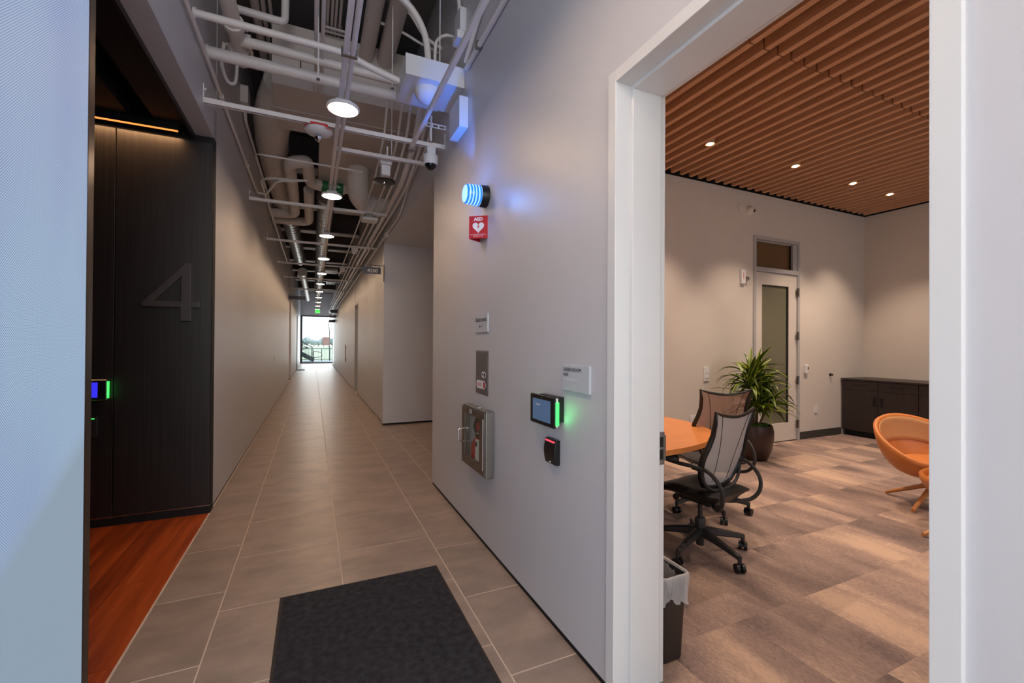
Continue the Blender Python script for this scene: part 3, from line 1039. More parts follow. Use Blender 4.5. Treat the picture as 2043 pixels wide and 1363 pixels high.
build('rubber_tip', MB().lathe([(0.014, -0.012), (0.018, -0.02), (0.018, -0.04), (0.012, -0.045)], 16, (7.644, RY, 0.985), 'Y'), M['darkgrey'], kn, smooth=True)
pl2 = plate_y('wall_plate', 7.27, 0.45, 0.075, 0.12, 'low white blank wall plate between room door and sideboard', 'outlet')
fa = plate_y('fire_strobe', 5.56, 2.43, 0.085, 0.20, 'small white fire strobe on wall left of the room door', 'alarm', d=0.035)
build('red_lettering', MB().box(5.556, 5.566, RY - 0.0365, RY - 0.035, 2.40, 2.49), M['red_ink'], fa)
build('strobe_lens', MB().lathe([(0.03, 0), (0.034, -0.02), (0.022, -0.05), (0.01, -0.055)], 14, (5.635, RY - 0.003, 2.405), 'Y'), M['steel'], fa, smooth=True)
bc = thing('round_cover', (5.55, RY, 3.33), 'round white blank cover high on wall, left of its pair', 'cover plate')
build('disc', MB().lathe([(0.075, 0), (0.073, -0.012), (0.05, -0.016)], 24, (5.55, RY, 3.42), 'Y'), M['paint_room'], bc, smooth=True)
bs = thing('wall_sensor', (5.72, RY, 3.33), 'round white sensor with dark eye high on wall, right of its pair', 'sensor')
build('dome', MB().lathe([(0.07, 0), (0.066, -0.02), (0.045, -0.05), (0.015, -0.065)], 24, (5.72, RY, 3.40), 'Y'), M['paint_room'], bs, smooth=True)
build('eye', MB().lathe([(0.022, -0.03), (0.02, -0.066), (0.01, -0.07)], 12, (5.745, RY, 3.385), 'Y'), M['darkgrey'], bs, smooth=True)

# ---- downlights between the baffles
dl_pts = [(3.893, 3.442), (5.36, 3.42), (6.69, 3.455), (7.66, 3.475)]
lab = ['nearest the doorway, leftmost of the four lit ones', 'second from the left of the four lit ones', 'third from the left of the four lit ones', 'rightmost of the four lit ones']
dl0 = None
for i, (x, y) in enumerate(dl_pts):
    if dl0 is None:
        g = thing('downlight', (0, 0, 0), 'x', 'light', world=False)
        build('trim_ring', MB().lathe([(0.040, 0.0), (0.050, -0.004), (0.050, 0.06), (0.040, 0.06)], 20), M['baffle'], g, smooth=True, local=True)
        build('lens', MB().lathe([(0.001, -0.012), (0.022, -0.009), (0.034, -0.002), (0.036, 0.004), (0.001, 0.004)], 20), M['spotlamp'], g, local=True)
        build('can', MB().lathe([(0.0501, 0.061), (0.0501, 0.28), (0.0001, 0.28)], 20), M['black'], g, smooth=True, local=True)
        dl0 = g
        o = g
    else:
        o = copy_tree(dl0)
    xs = 3.514 + 0.1585 * round((x - 3.514 - 0.105) / 0.1585) + 0.105
    o.location = (xs, y, 3.652)
    tag(o, 'small recessed downlight between ceiling baffles, ' + lab[i], 'light', 'downlights in the baffle ceiling')
for (x, y) in dl_pts + [(3.9, 1.5), (5.36, 1.5), (6.7, 1.5), (2.5, 2.0), (2.5, 0.2), (3.9, -0.5), (5.4, -0.5), (2.4, 3.45)]:
    d = bpy.data.lights.new('downlight_beam', 'SPOT')
    d.energy = 150 if y > 3 else 92
    d.color = (1.0, 0.76, 0.57)
    d.spot_size = R(88)
    d.spot_blend = 0.7
    d.shadow_soft_size = 0.03
    o = bpy.data.objects.new('downlight_beam', d)
    xs = 3.514 + 0.1585 * round((x - 3.514 - 0.105) / 0.1585) + 0.105
    o.location = (xs, y, 3.625)
    COL.objects.link(o)
sd = thing('ceiling_detector', (3.62, 1.53, 3.70), 'pale round detector under the baffles at the top of the doorway view', 'detector')
build('base', MB().lathe([(0.055, 0.10), (0.055, 0.04), (0.045, 0.0), (0.02, -0.012)], 22, (3.62, 1.53, 3.725)), M['whiteplastic'], sd, smooth=True)

# ---- table
tb = thing('meeting_table', (1.95, 3.0, 0), 'orange wood meeting table with rounded end and dark column base', 'table')
tcx, tcy, ta, tbb = 1.95, 3.03, 1.10, 0.885
poly = [(tcx + ta * (abs(cos(a)) ** 0.8) * (1 if cos(a) > 0 else -1), tcy + tbb * (abs(sin(a)) ** 0.9) * (1 if sin(a) > 0 else -1)) for a in [2 * pi * k / 72 for k in range(72)]]
poly = [(max(px, 1.5), py) for px, py in poly]
build('tabletop', MB().prism(poly, 0.735, 0.77), M['tablewood'], tb)
und = [(tcx + (px - tcx) * 0.93, tcy + (py - tcy) * 0.93) for px, py in poly]
build('underside', MB().prism(und, 0.71, 0.735), M['black'], tb)
build('pedestal', MB().lathe([(0.30, 0.0), (0.30, 0.02), (0.24, 0.06), (0.20, 0.68), (0.26, 0.71)], 30, (2.22, 3.0, 0)), M['darkgrey'], tb, smooth=True)
build('foot_plate', MB().lathe([(0.40, 0.0), (0.40, 0.015), (0.30, 0.02)], 30, (2.22, 3.0, 0)), M['black'], tb, smooth=True)


# ---- task chairs (local coordinates, facing +Y)
def make_task_chair(label, mesh_mat):
    g = thing('office_chair', (0, 0, 0), label, 'chair', world=False)
    # five-star base
    base = build('base_hub', MB().lathe([(0.028, 0.10), (0.045, 0.105), (0.05, 0.16), (0.035, 0.175), (0.035, 0.23), (0.03, 0.24)], 18), M['darkgrey'], g, smooth=True, local=True)
    build('gas_lift', MB().lathe([(0.026, 0.05), (0.026, 0.10), (0.016, 0.101), (0.016, 0.43)], 14), M['darkgrey'], g, smooth=True, local=True)
    for k in range(5):
        a = R(90 + 72 * k + 26)
        ca, sa = cos(a), sin(a)
        rows = []
        for t_ in [0, 0.25, 0.5, 0.75, 1.0]:
            rr = 0.035 + t_ * 0.285
            w = lerp(0.028, 0.016, t_)
            hgt = lerp(0.030, 0.016, t_)
            zc = lerp(0.145, 0.095, t_ ** 1.3)
            cxp, cyp = ca * rr, sa * rr
            ring = []
            for (u_, v_) in ((-1, -0.6), (-0.6, -1), (0.6, -1), (1, -0.6), (0.8, 0.7), (0.3, 1), (-0.3, 1), (-0.8, 0.7)):
                ring.append((cxp - sa * w * u_, cyp + ca * w * u_, zc + hgt * v_))
            rows.append(ring)
        mb_ = MB().grid(rows, closed_u=True)
        mb_.add(rows[-1], [tuple(range(8))])
        mb_.cyl((ca * 0.318, sa * 0.318, 0.06), (ca * 0.318, sa * 0.318, 0.108), 0.013, 10)
        leg = build('base_arm', mb_, M['darkgrey'], g, smooth=True, local=True)
        cs = MB()
        ex, ey = ca * 0.318, sa * 0.318
        aa = a + 0.6 * ((k * 7) % 5 - 2)
        dx, dy = cos(aa), sin(aa)
        for sgn in (-1, 1):
            p0 = (ex + dx * 0.008 * sgn, ey + dy * 0.008 * sgn, 0.03)
            p1 = (ex + dx * 0.028 * sgn, ey + dy * 0.028 * sgn, 0.03)
            cs.cyl(p0, p1, 0.029, 18)
        cs.cyl((ex - dx * 0.01, ey - dy * 0.01, 0.03), (ex + dx * 0.01, ey + dy * 0.01, 0.03), 0.012, 10)
        cs.cyl((ex, ey, 0.03), (ex, ey, 0.075), 0.009, 8)
        build('caster', cs, M['blackplastic'], leg, smooth=True, local=True)
    # seat: cushion with waterfall front
    rows = []
    for (s_, k_) in ((0.0, 0.0), (0.03, 0.85), (0.5, 1.0), (0.97, 0.85), (1.0, 0.0)):
        pass
    top, bot = [], []
    nx, ny = 10, 10
    for j in range(ny + 1):
        v_ = j / ny
        yy = lerp(-0.25, 0.25, v_)
        rt_, rb_ = [], []
        hw = 0.235 - 0.03 * (2 * v_ - 1) ** 4 - 0.02 * (1 - v_)
        for i in range(nx + 1):
            u_ = 2 * i / nx - 1
            xx = hw * u_
            edge = (1 - abs(u_) ** 6) * (1 - abs(2 * v_ - 1) ** 8)
            drop = -0.05 * max(0, v_ - 0.7) ** 1.5 / 0.164 if v_ > 0.7 else 0.0
            z_ = 0.475 + 0.02 * edge - 0.018 * (1 - u_ * u_) * (1 - (2 * v_ - 1) ** 2) + drop
            rt_.append((xx, yy, z_))
            rb_.append((xx * 0.97, yy * 0.98, z_ - 0.014 - (0.085 - 0.035 * v_) * edge))
        top.append(rt_)
        bot.append(rb_)
    mb_ = MB().grid(top).grid(bot)
    n0 = len(mb_.v) // 2
    nc = nx + 1
    ring = [i for i in range(nc)] + [j * nc + nx for j in range(1, ny + 1)] + [ny * nc + i for i in range(nx - 1, -1, -1)] + [j * nc for j in range(ny - 1, 0, -1)]
    for q in range(len(ring)):
        a_, b2 = ring[q], ring[(q + 1) % len(ring)]
        mb_.f.append((a_, b2, b2 + n0, a_ + n0))
    build('seat', mb_, M['blackplastic'], g, smooth=True, local=True, angle=60)
    build('seat_mechanism', MB().cbox(-0.10, 0.10, -0.14, 0.12, 0.365, 0.41, 0.012), M['blackplastic'], g, local=True)
    # back: outline of frame (x, z) with lean
    def yb(z):
        return lerp(-0.08, -0.25, max(0, (z - 0.46) / 0.58) ** 0.85) 
    out = [(0.160, 0.52), (0.203, 0.58), (0.235, 0.66), (0.235, 0.73), (0.214, 0.80), (0.202, 0.87), (0.208, 0.95), (0.226, 1.025)]
    loop = [(-x, z) for x, z in reversed(out)]
    botm = [(-0.08, 0.50), (0.0, 0.495), (0.08, 0.50)]
    topm = [(0.16, 1.003), (0.07, 0.988), (0.0, 0.983), (-0.07, 0.988), (-0.16, 1.003)]
    full = loop + botm + out + topm
    pts = []
    for (x, z) in full:
        bow = 0.03 * (1 - (x / 0.26) ** 2)
        pts.append(Vector((x, yb(z) - bow, z)))
    # flattened section
    n = len(pts)
    rows = []
    for i in range(n):
        tg = (pts[(i + 1) % n] - pts[i - 1]).normalized()
        nrm = Vector((0, 1, 0))
        nrm = (nrm - tg * nrm.dot(tg)).normalized()
        sd_ = tg.cross(nrm)
        ring = []
        z = pts[i].z
        ww = 0.010 if z > 0.95 else 0.014
        dd_ = 0.013 if z > 0.95 else lerp(0.024, 0.014, abs(z - 0.7) / 0.3)
        for k in range(8):
            a = 2 * pi * k / 8
            ring.append(pts[i] + sd_ * ww * cos(a) + nrm * dd_ * sin(a))
        rows.append(ring)
    bf = build('back_frame', MB().grid(rows, closed_u=True, closed_v=True), M['blackplastic'], g, smooth=True, local=True, angle=80)
    # mesh sheet
    rows = []
    zs = [0.50, 0.54, 0.58, 0.62, 0.66, 0.70, 0.74, 0.78, 0.82, 0.86, 0.90, 0.94, 0.97, 0.99, 1.02]
    def hw_at(z):
        if z <= out[0][1]:
            return 0.13 + (z - 0.5) * 1.2
        for (xa, za), (xb, zb) in zip(out[:-1], out[1:]):
            if za <= z <= zb:
                return lerp(xa, xb, (z - za) / (zb - za))
        return out[-1][0]
    for z in zs:
        h_ = hw_at(z)
        row = []
        for i in range(13):
            u_ = 2 * i / 12 - 1
            x = h_ * u_
            zt = min(z, 0.983 + 0.04 * u_ * u_)
            row.append((x, yb(zt) - 0.03 * (1 - (x / 0.26) ** 2), zt))
        rows.append(row)
    ms = build('mesh_back', MB().grid(rows), mesh_mat, g, smooth=True, local=True, angle=180)
    for sgn in (-1, 1):
        pth = []
        for z in zs[1:]:
            xx = sgn * (0.085 + 0.09 * ((z - 0.5) / 0.54) ** 2.2)
            zt = min(z, 0.983 + 0.04 * (xx / 0.2) ** 2)
            pth.append((xx, yb(zt) - 0.03 * (1 - (xx / 0.26) ** 2) - 0.001, zt))
        build('seam', MB().tube(pth, 0.0022, 5), M['blackplastic'], ms, local=True)
    # lower U tube under the mesh
    build('back_support', MB().tube(smooth_path([(-0.222, -0.155, 0.66), (-0.205, -0.16, 0.56), (-0.13, -0.165, 0.50), (0, -0.175, 0.485), (0.13, -0.165, 0.50), (0.205, -0.16, 0.56), (0.222, -0.155, 0.66)], 5), 0.011, 10), M['darkgrey'], g, smooth=True, local=True)
    for sgn in (-1, 1):
        s_ = sgn
        loop_p = smooth_path([(0.25 * s_, 0.14, 0.665), (0.25 * s_, 0.0, 0.657), (0.235 * s_, -0.13, 0.655), (0.232 * s_, -0.22, 0.635), (0.230 * s_, -0.29, 0.56), (0.22 * s_, -0.295, 0.47), (0.19 * s_, -0.25, 0.405), (0.12 * s_, -0.18, 0.385), (0.05 * s_, -0.12, 0.385)], 6)
        ar = build('arm_loop', MB().tube(loop_p, 0.013, 10), M['darkgrey'], g, smooth=True, local=True)
        build('collar', MB().cyl((0.237 * s_, -0.10, 0.656), (0.233 * s_, -0.17, 0.652), 0.021, 14).cyl((0.20 * s_, -0.14, 0.655), (0.235 * s_, -0.14, 0.655), 0.012, 10), M['darkgrey'], ar, smooth=True, local=True)
        prof = []
        for k in range(16):
            a = 2 * pi * k / 16
            prof.append((0.25 * s_ + 0.045 * cos(a), 0.12 + 0.125 * sin(a)))
        pad = [[(x, y, 0.672) for x, y in prof], [(x, y, 0.69) for x, y in prof], [(0.25 * s_ + (x - 0.25 * s_) * 0.85, 0.12 + (y - 0.12) * 0.93, 0.70) for x, y in prof]]
        mb_ = MB().grid(pad, closed_u=True)
        mb_.add(pad[0], [tuple(range(16))])
        mb_.add(pad[-1], [tuple(range(16))])
        build('armrest', mb_, M['darkgrey'], g, smooth=True, local=True, angle=50)
    return g


ch1 = make_task_chair('black office chair with grey mesh back, nearest the doorway at the table', M['mesh_grey'])
ch2 = copy_tree(ch1)
ch1.location = (2.49, 2.25, 0)
ch1.rotation_euler = (0, 0, R(9))
tag(ch1, group='mesh office chairs')
tag(ch2, 'black office chair with brown mesh back, farther one beside the potted plant', 'chair', 'mesh office chairs')
ch2.location = (3.18, 2.79, 0)
ch2.rotation_euler = (0, 0, R(-17))
for c in ch2.children:
    if c.name.startswith(('back_frame', 'mesh_back', 'back_support')):
        c.location.z += 0.06
    if c.name.startswith('mesh_back'):
        c.data = c.data.copy()
        c.data.materials[0] = M['mesh_brown']

# ---- potted dracaena
PX, PY = 5.16, 3.83
pp = thing('potted_plant', (PX, PY, 0), 'tall green strappy-leaved plant in a dark brown round pot by the room door', 'plant')
potr = build('pot', MB().lathe([(0.15, 0.0), (0.165, 0.008), (0.215, 0.13), (0.238, 0.27), (0.238, 0.36), (0.222, 0.43), (0.218, 0.44), (0.206, 0.44), (0.20, 0.40), (0.001, 0.40)], 36, (PX, PY, 0)), M['pot'], pp, smooth=True, angle=40)
rr = random.Random(3)
mo = MB()
for k in range(46):
    a, q = rr.uniform(0, 2 * pi), rr.uniform(0, 0.185)
    s_ = rr.uniform(0.02, 0.045)
    mo.lathe([(0.3 * s_, 0), (s_, 0.3 * s_), (0.9 * s_, 0.9 * s_), (0.3 * s_, 1.3 * s_)], 7, (PX + q * cos(a), PY + q * sin(a), 0.395))
build('moss', mo, M['moss'], pp, smooth=True)
# six leaf shapes with different droop, shared by all leaves
leaf_meshes = []
for v_ in range(6):
    L = [0.46, 0.42, 0.52, 0.36, 0.46, 0.34][v_]
    droop = [0.55, 1.15, 1.6, 0.25, 1.9, 0.8][v_]
    rows, uvs = [], []
    ns = 9
    x_, z_, ang = 0.0, 0.0, 1.05 if v_ != 3 else 1.3
    for i in range(ns + 1):
        t_ = i / ns
        w = 0.027 * (sin(pi * min(1, (t_ * 0.92 + 0.12))) ** 0.75) if t_ < 1 else 0.0006
        rows.append([(x_, -w, z_ + 0.006 * w / 0.02), (x_, 0, z_ - 0.003), (x_, w, z_ + 0.006 * w / 0.02)])
        ang -= droop / ns * (0.6 + 0.9 * t_)
        x_ += cos(ang) * L / ns
        z_ += sin(ang) * L / ns
    mb_ = MB().grid(rows)
    me = bpy.data.meshes.new('leaf')
    me.from_pydata([tuple(p) for p in mb_.v], [], mb_.f)
    uvl = me.uv_layers.new(name='UVMap')
    for pl_ in me.polygons:
        pl_.use_smooth = True
        for li in pl_.loop_indices:
            vi = me.loops[li].vertex_index
            uvl.data[li].uv = ((vi % 3) / 2, (vi // 3) / ns)
    me.materials.append(M['leaf'])
    leaf_meshes.append(me)
canes = [((0.03, 0.02), (-0.14, -0.05), 0.98), ((-0.02, 0.05), (-0.02, 0.02), 1.10), ((0.05, -0.02), (0.15, 0.03), 1.0), ((0.06, 0.03), (0.26, 0.04), 0.86), ((-0.04, -0.03), (-0.05, -0.12), 0.72), ((0.02, -0.05), (0.10, -0.12), 0.68), ((0.0, 0.0), (0.02, 0.0), 0.62), ((0.08, 0.0), (0.2, -0.08), 0.66)]
for ci, ((bx, by), (tx, ty), tz) in enumerate(canes):
    base_p = Vector((PX + bx, PY + by, 0.38))
    top_p = Vector((PX + tx, PY + ty, tz))
    pth = [base_p, base_p.lerp(top_p, 0.5) + Vector((0.01, 0.01, 0)), top_p]
    build('cane', MB().tube(smooth_path(pth, 4), 0.011, 8), M['leafstem'], pp, smooth=True)
    nl = 34 if ci < 4 else 26
    for k in range(nl):
        o = bpy.data.objects.new('leaf', leaf_meshes[rr.choice([0, 1, 2, 4, 1, 2, 5] if k > 5 else [3, 0, 0, 5])])
        COL.objects.link(o)
        o.parent = pp
        t_ = 1 - 0.20 * (k / nl) - (0.0 if k < nl * .75 else 0.12)
        p = base_p.lerp(top_p, t_)
        o.location = p - Vector((PX, PY, 0))
        sc = rr.uniform(0.72, 1.05)
        o.scale = (sc, sc * rr.uniform(0.9, 1.25), sc)
        el = rr.uniform(-0.5, 0.1) if k <= 5 else rr.uniform(-0.1, 0.75)
        o.rotation_euler = (rr.uniform(-0.3, 0.3), el, rr.uniform(0, 2 * pi) if k > 0 else 0)

# ---- orange tub lounge chairs
def make_lounge(label):
    g = thing('lounge_chair', (0, 0, 0), label, 'chair', world=False)
    # facing -Y local: back at +Y
    def rim(a):   # a=0 front, pi back
        b_ = (1 - cos(a)) / 2
        hgt = 0.43 + 0.34 * max(0.0, (b_ - 0.18) / 0.82) ** 1.05
        return hgt
    n = 40
    rows_o, rows_i = [], []
    steps = 8
    for j in range(steps + 1):
        t_ = j / steps
        ro, ri = [], []
        for k in range(n):
            a = 2 * pi * k / n
            zr = rim(a)
            b_ = (1 - cos(a)) / 2
            ex, ey = 0.40, 0.345
            R_x = sin(a) * ex
            R_y = -cos(a) * ey + 0.03
            prof = sin(t_ * pi / 2) ** 0.62
            z = 0.27 + (zr - 0.27) * (1 - cos(t_ * pi / 2)) ** (0.8)
            lean = 1 + 0.10 * t_ * b_
            ro.append((R_x * lerp(0.30, 1.0, prof) * lean, R_y * lerp(0.30, 1.0, prof) * lean, z))
            ri.append((R_x * lerp(0.28, 0.915, prof) * lean, R_y * lerp(0.28, 0.90, prof) * lean, z + 0.035 * (1 - t_) - 0.008 * (1 - t_)))
        rows_o.append(ro)
        rows_i.append(ri)
    rimc = []
    for k in range(n):
        po, pi_ = Vector(rows_o[-1][k]), Vector(rows_i[-1][k])
        rimc.append(tuple((po + pi_) / 2 + Vector((0, 0, 0.014))))
    mb_ = MB().grid(rows_o + [rimc] + list(reversed(rows_i)), closed_u=True)
    mb_.add(rows_o[0], [tuple(range(n))])
    build('shell', mb_, M['leather'], g, smooth=True, local=True, angle=75)
    # lining of the inner back
    # seat cushion
    cu = []
    for (s_, z) in ((0.80, 0.335), (0.93, 0.35), (0.965, 0.385), (0.93, 0.412), (0.80, 0.424), (0.4, 0.43), (0.02, 0.43)):
        cu.append([(0.30 * s_ * sin(2 * pi * k / n), -0.01 - 0.275 * s_ * cos(2 * pi * k / n), z) for k in range(n)])
    build('seat_cushion', MB().grid(cu, closed_u=True), M['leather'], g, smooth=True, local=True, angle=80)
    # inner back lining: slightly proud pad
    pad = []
    for j in range(7):
        t_ = j / 6
        row = []
        for k in range(15):
            a = pi - 1.15 + 2.3 * k / 14
            zr = rim(a)
            prof = sin((0.62 + 0.34 * t_) * pi / 2) ** 0.62
            z = 0.27 + (zr - 0.27) * (1 - cos((0.62 + 0.34 * t_) * pi / 2)) ** 0.8
            b_ = (1 - cos(a)) / 2
            lean = 1 + 0.10 * (0.62 + 0.34 * t_) * b_
            row.append((sin(a) * 0.40 * lerp(0.28, 0.90, prof) * lean, (-cos(a) * 0.345 + 0.03) * lerp(0.28, 0.885, prof) * lean, z + 0.012))
        pad.append(row)
    build('back_lining', MB().grid(pad), M['leather_back'], g, smooth=True, local=True, solid=0.006)
    build('hub', MB().lathe([(0.06, 0.16), (0.06, 0.2), (0.10, 0.262), (0.10, 0.272)], 20), M['black'], g, smooth=True, local=True)
    for k in range(4):
        a = R(22) + k * pi / 2
        ca, sa = cos(a), sin(a)
        rows = []
        for t_ in (0, 0.5, 1.0):
            rr_ = lerp(0.02, 0.365, t_)
            zc = lerp(0.195, 0.018, t_)
            w, hh = lerp(0.026, 0.016, t_), lerp(0.026, 0.016, t_)
            rows.append([(ca * rr_ - sa * w * cos(q), sa * rr_ + ca * w * cos(q), zc + hh * sin(q)) for q in [2 * pi * m_ / 10 for m_ in range(10)]])
        mb_ = MB().grid(rows, closed_u=True)
        mb_.add(rows[-1], [tuple(range(10))])
        build('leg', mb_, M['legwood'], g, smooth=True, local=True, angle=60)
    return g


lo1 = make_lounge('orange leather tub chair on splayed wood legs, farther one by the sideboard')
lo2 = copy_tree(lo1)
lo1.location = (5.14, 2.02, 0)
lo1.rotation_euler = (0, 0, R(-22))
tag(lo1, group='orange tub chairs')
tag(lo2, 'orange leather tub chair nearest the doorway, only its shell corner showing', 'chair', 'orange tub chairs')
lo2.location = (4.552, 1.543, 0)
lo2.rotation_euler = (0, 0, R(-143))

# ---- waste bin with a clear liner
bn = thing('waste_bin', (1.535, 1.66, 0), 'small dark brown waste bin with clear plastic liner just inside the doorway', 'bin')


def rrect(cx_, cy_, hw, hl, r_, n=5):
    out = []
    for (sx2, sy2, a0) in ((1, 1, 0), (-1, 1, 90), (-1, -1, 180), (1, -1, 270)):
        for k in range(n + 1):
            a = R(a0 + 90 * k / n)
            out.append((cx_ + sx2 * (hw - r_) + r_ * cos(a), cy_ + sy2 * (hl - r_) + r_ * sin(a)))
    return out


bx, by = 1.507, 1.665
rows = []
for z, hw, hl in ((0.0, 0.062, 0.145), (0.012, 0.066, 0.15), (0.39, 0.080, 0.165), (0.39, 0.077, 0.162), (0.02, 0.062, 0.146)):
    rows.append([(x, y, z) for x, y in rrect(bx, by, hw, hl, 0.025)])
mb_ = MB().grid(rows, closed_u=True)
mb_.add(rows[0], [tuple(range(len(rows[0])))])
build('body', mb_, M['binplastic'], bn, smooth=True, angle=40)
rr = random.Random(5)
ph_ = [rr.uniform(0, 6.28) for _ in range(6)]
rows = []
raw = rrect(bx, by, 0.081, 0.166, 0.027, 8)
per = []
for k in range(len(raw)):
    (xa, ya), (xb, yb2) = raw[k], raw[(k + 1) % len(raw)]
    m_ = max(1, int(math.hypot(xb - xa, yb2 - ya) / 0.005))
    per += [(lerp(xa, xb, q / m_), lerp(ya, yb2, q / m_)) for q in range(m_)]
for (z, off, wr_) in ((0.30, -0.014, 0.2), (0.36, -0.009, 0.2), (0.398, -0.002, 0.15), (0.405, 0.004, 0.2), (0.398, 0.010, 0.4), (0.375, 0.011, 0.8), (0.35, 0.007, 1.0), (0.325, 0.007, 1.2), (0.30, 0.003, 1.0), (0.282, 0.004, 1.3)):
    row = []
    for k, (x, y) in enumerate(per):
        wob = 0.0035 * sin(k * 0.75 + ph_[0] + z * 25) + 0.003 * sin(k * 1.5 + ph_[1] - z * 40) + 0.002 * sin(k * 0.33 + ph_[4])
        dx, dy = x - bx, y - by
        l_ = math.hypot(dx, dy)
        o_ = off + wob * wr_ + 0.002 * wr_
        zz = z + ((0.016 * sin(k * 0.21 + ph_[2]) + 0.01 * sin(k * 0.5 + ph_[3])) if z < 0.31 and off > 0 else 0)
        row.append((x + dx / l_ * o_, y + dy / l_ * o_, zz))
    rows.append(row)
build('liner', MB().grid(rows, closed_u=True), M['baggy'], bn, smooth=True, angle=180)

# ================================================================== ITEMS ON THE RIGHT CORRIDOR WALL
XD, YD, ZU = Vector((0, -1, 0)), Vector((0, 0, 1)), Vector((-1, 0, 0))   # reading direction on the right wall


# blue beacon
be = thing('blue_beacon', (XR - 0.08, 2.94, 2.44), 'lit blue cylindrical beacon light on the right wall above the red sign', 'beacon')
build('lens', MB().lathe([(0.058, -0.165), (0.066, -0.155), (0.070, -0.145), (0.073, -0.06), (0.073, -0.055)], 32, (XR, 2.94, 2.51), 'X'), M['beacon'], be, smooth=True)
build('base', MB().lathe([(0.074, -0.056), (0.076, -0.05), (0.078, 0.0)], 32, (XR, 2.94, 2.51), 'X'), M['blackplastic'], be, smooth=True)
d = bpy.data.lights.new('beacon_glow', 'POINT')
d.energy = 3.0
d.color = (0.04, 0.25, 1.0)
d.shadow_soft_size = 0.06
o = bpy.data.objects.new('beacon_glow', d)
o.location = (XR - 0.28, 2.98, 2.56)
COL.objects.link(o)
d = bpy.data.lights.new('beacon_sweep', 'SPOT')
d.energy = 2.2
d.color = (0.2, 0.42, 1.0)
d.spot_size = R(34)
d.spot_blend = 1.0
d.shadow_soft_size = 0.03
o = bpy.data.objects.new('beacon_sweep', d)
o.location = (XR - 0.23, 2.86, 2.47)
o.rotation_euler = (Vector((XR, 2.24, 2.27)) - o.location).to_track_quat('-Z', 'Y').to_euler()
COL.objects.link(o)
d = bpy.data.lights.new('beacon_sweep', 'SPOT')
d.energy = 30
d.color = (0.02, 0.22, 1.0)
d.spot_size = R(40)
d.spot_blend = 0.6
d.shadow_soft_size = 0.02
o = bpy.data.objects.new('beacon_sweep', d)
o.location = (0.99, 3.02, 2.62)
o.rotation_euler = (Vector((1.04, 3.62, 3.55)) - o.location).to_track_quat('-Z', 'Y').to_euler()
COL.objects.link(o)

# red AED sign, a V standing out from the wall
ae = thing('aed_sign', (1.08, 2.99, 2.207), 'red V-shaped sign with white heart below the blue beacon', 'sign')
ap, wn, wfv = Vector((1.018, 2.992, 0)), Vector((1.13, 2.910, 0)), Vector((1.13, 3.065, 0))
z0, z1 = 2.207, 2.369
build('near_face', MB().add([(ap.x, ap.y, z0), (wn.x, wn.y, z0), (wn.x, wn.y, z1), (ap.x, ap.y, z1), (ap.x + .003, ap.y + .002, z0), (wn.x, wn.y + .004, z0), (wn.x, wn.y + .004, z1), (ap.x + .003, ap.y + .002, z1)],
      [(0, 1, 2, 3), (4, 7, 6, 5), (0, 4, 5, 1), (3, 2, 6, 7), (0, 3, 7, 4), (1, 5, 6, 2)]), M['redplastic'], ae)
build('far_face', MB().add([(ap.x + .003, ap.y + .003, z0), (wfv.x, wfv.y, z0), (wfv.x, wfv.y, z1), (ap.x + .003, ap.y + .003, z1), (ap.x + .005, ap.y + .002, z0), (wfv.x, wfv.y - .004, z0), (wfv.x, wfv.y - .004, z1), (ap.x + .005, ap.y + .002, z1)],
      [(0, 1, 2, 3), (4, 7, 6, 5), (0, 4, 5, 1), (3, 2, 6, 7), (0, 3, 7, 4), (1, 5, 6, 2)]), M['redplastic'], ae)
fx = (wn - ap).normalized()
fl_ = (wn - ap).length
fn = fx.cross(Vector((0, 0, 1)))
def onf(u_, v_, d_=0.0012):
    p = ap + fx * u_ + fn * d_
    return Vector((p.x, p.y, v_))
text('letters_aed', 'AED', 0.034, M['white_ink'], ae, onf(fl_ / 2, 2.335), fx, (0, 0, 1), 1.0, 0.0003, 'CENTER', 0.0012)
hp = []
for k in range(28):
    a = 2 * pi * k / 28
    hx = 16 * sin(a) ** 3
    hy = 13 * cos(a) - 5 * cos(2 * a) - 2 * cos(3 * a) - cos(4 * a)
    hp.append((hx * 0.0027, hy * 0.0027))
mb_ = MB().add([onf(fl_ / 2 + x, 2.289 + y) for x, y in hp], [tuple(range(28))])
build('heart', mb_, M['white_ink'], ae)
zg = [(0.006, 0.022), (-0.010, 0.0), (-0.001, 0.0), (-0.006, -0.02), (0.010, 0.004), (0.001, 0.004)]
build('bolt', MB().add([onf(fl_ / 2 + x, 2.291 + y, 0.002) for x, y in zg], [(0, 1, 2, 5), (5, 2, 3, 4)]), M['red_ink'], ae)
text('letters_small', 'AUTOMATED EXTERNAL', 0.0105, M['white_ink'], ae, onf(fl_ / 2, 2.232), fx, (0, 0, 1), 1.0, 0.0003, 'CENTER')
text('letters_small', 'DEFIBRILLATOR', 0.0105, M['white_ink'], ae, onf(fl_ / 2, 2.220), fx, (0, 0, 1), 1.0, 0.0003, 'CENTER')

# restrooms sign
rs = thing('restroom_sign', (XR, 3.0, 1.535), 'small pale wall sign reading Restrooms with a left arrow', 'sign')
build('plate', MB().cbox(XR - 0.012, XR, 2.872, 3.128, 1.535, 1.668, 0.002), M['signgrey'], rs)
text('lettering', 'Restrooms', 0.05, M['black_ink'], rs, (XR - 0.0128, 3.0, 1.612), XD, YD, 1.0, 0.0004, 'CENTER')
arr = MB().box(XR - 0.0128, XR - 0.012, 2.965, 3.035, 1.575, 1.579)
arr.prism([(3.04, 1.577), (3.022, 1.588), (3.022, 1.566)], XR - 0.0128, XR - 0.012, 'X')
build('arrow', arr, M['black_ink'], rs)

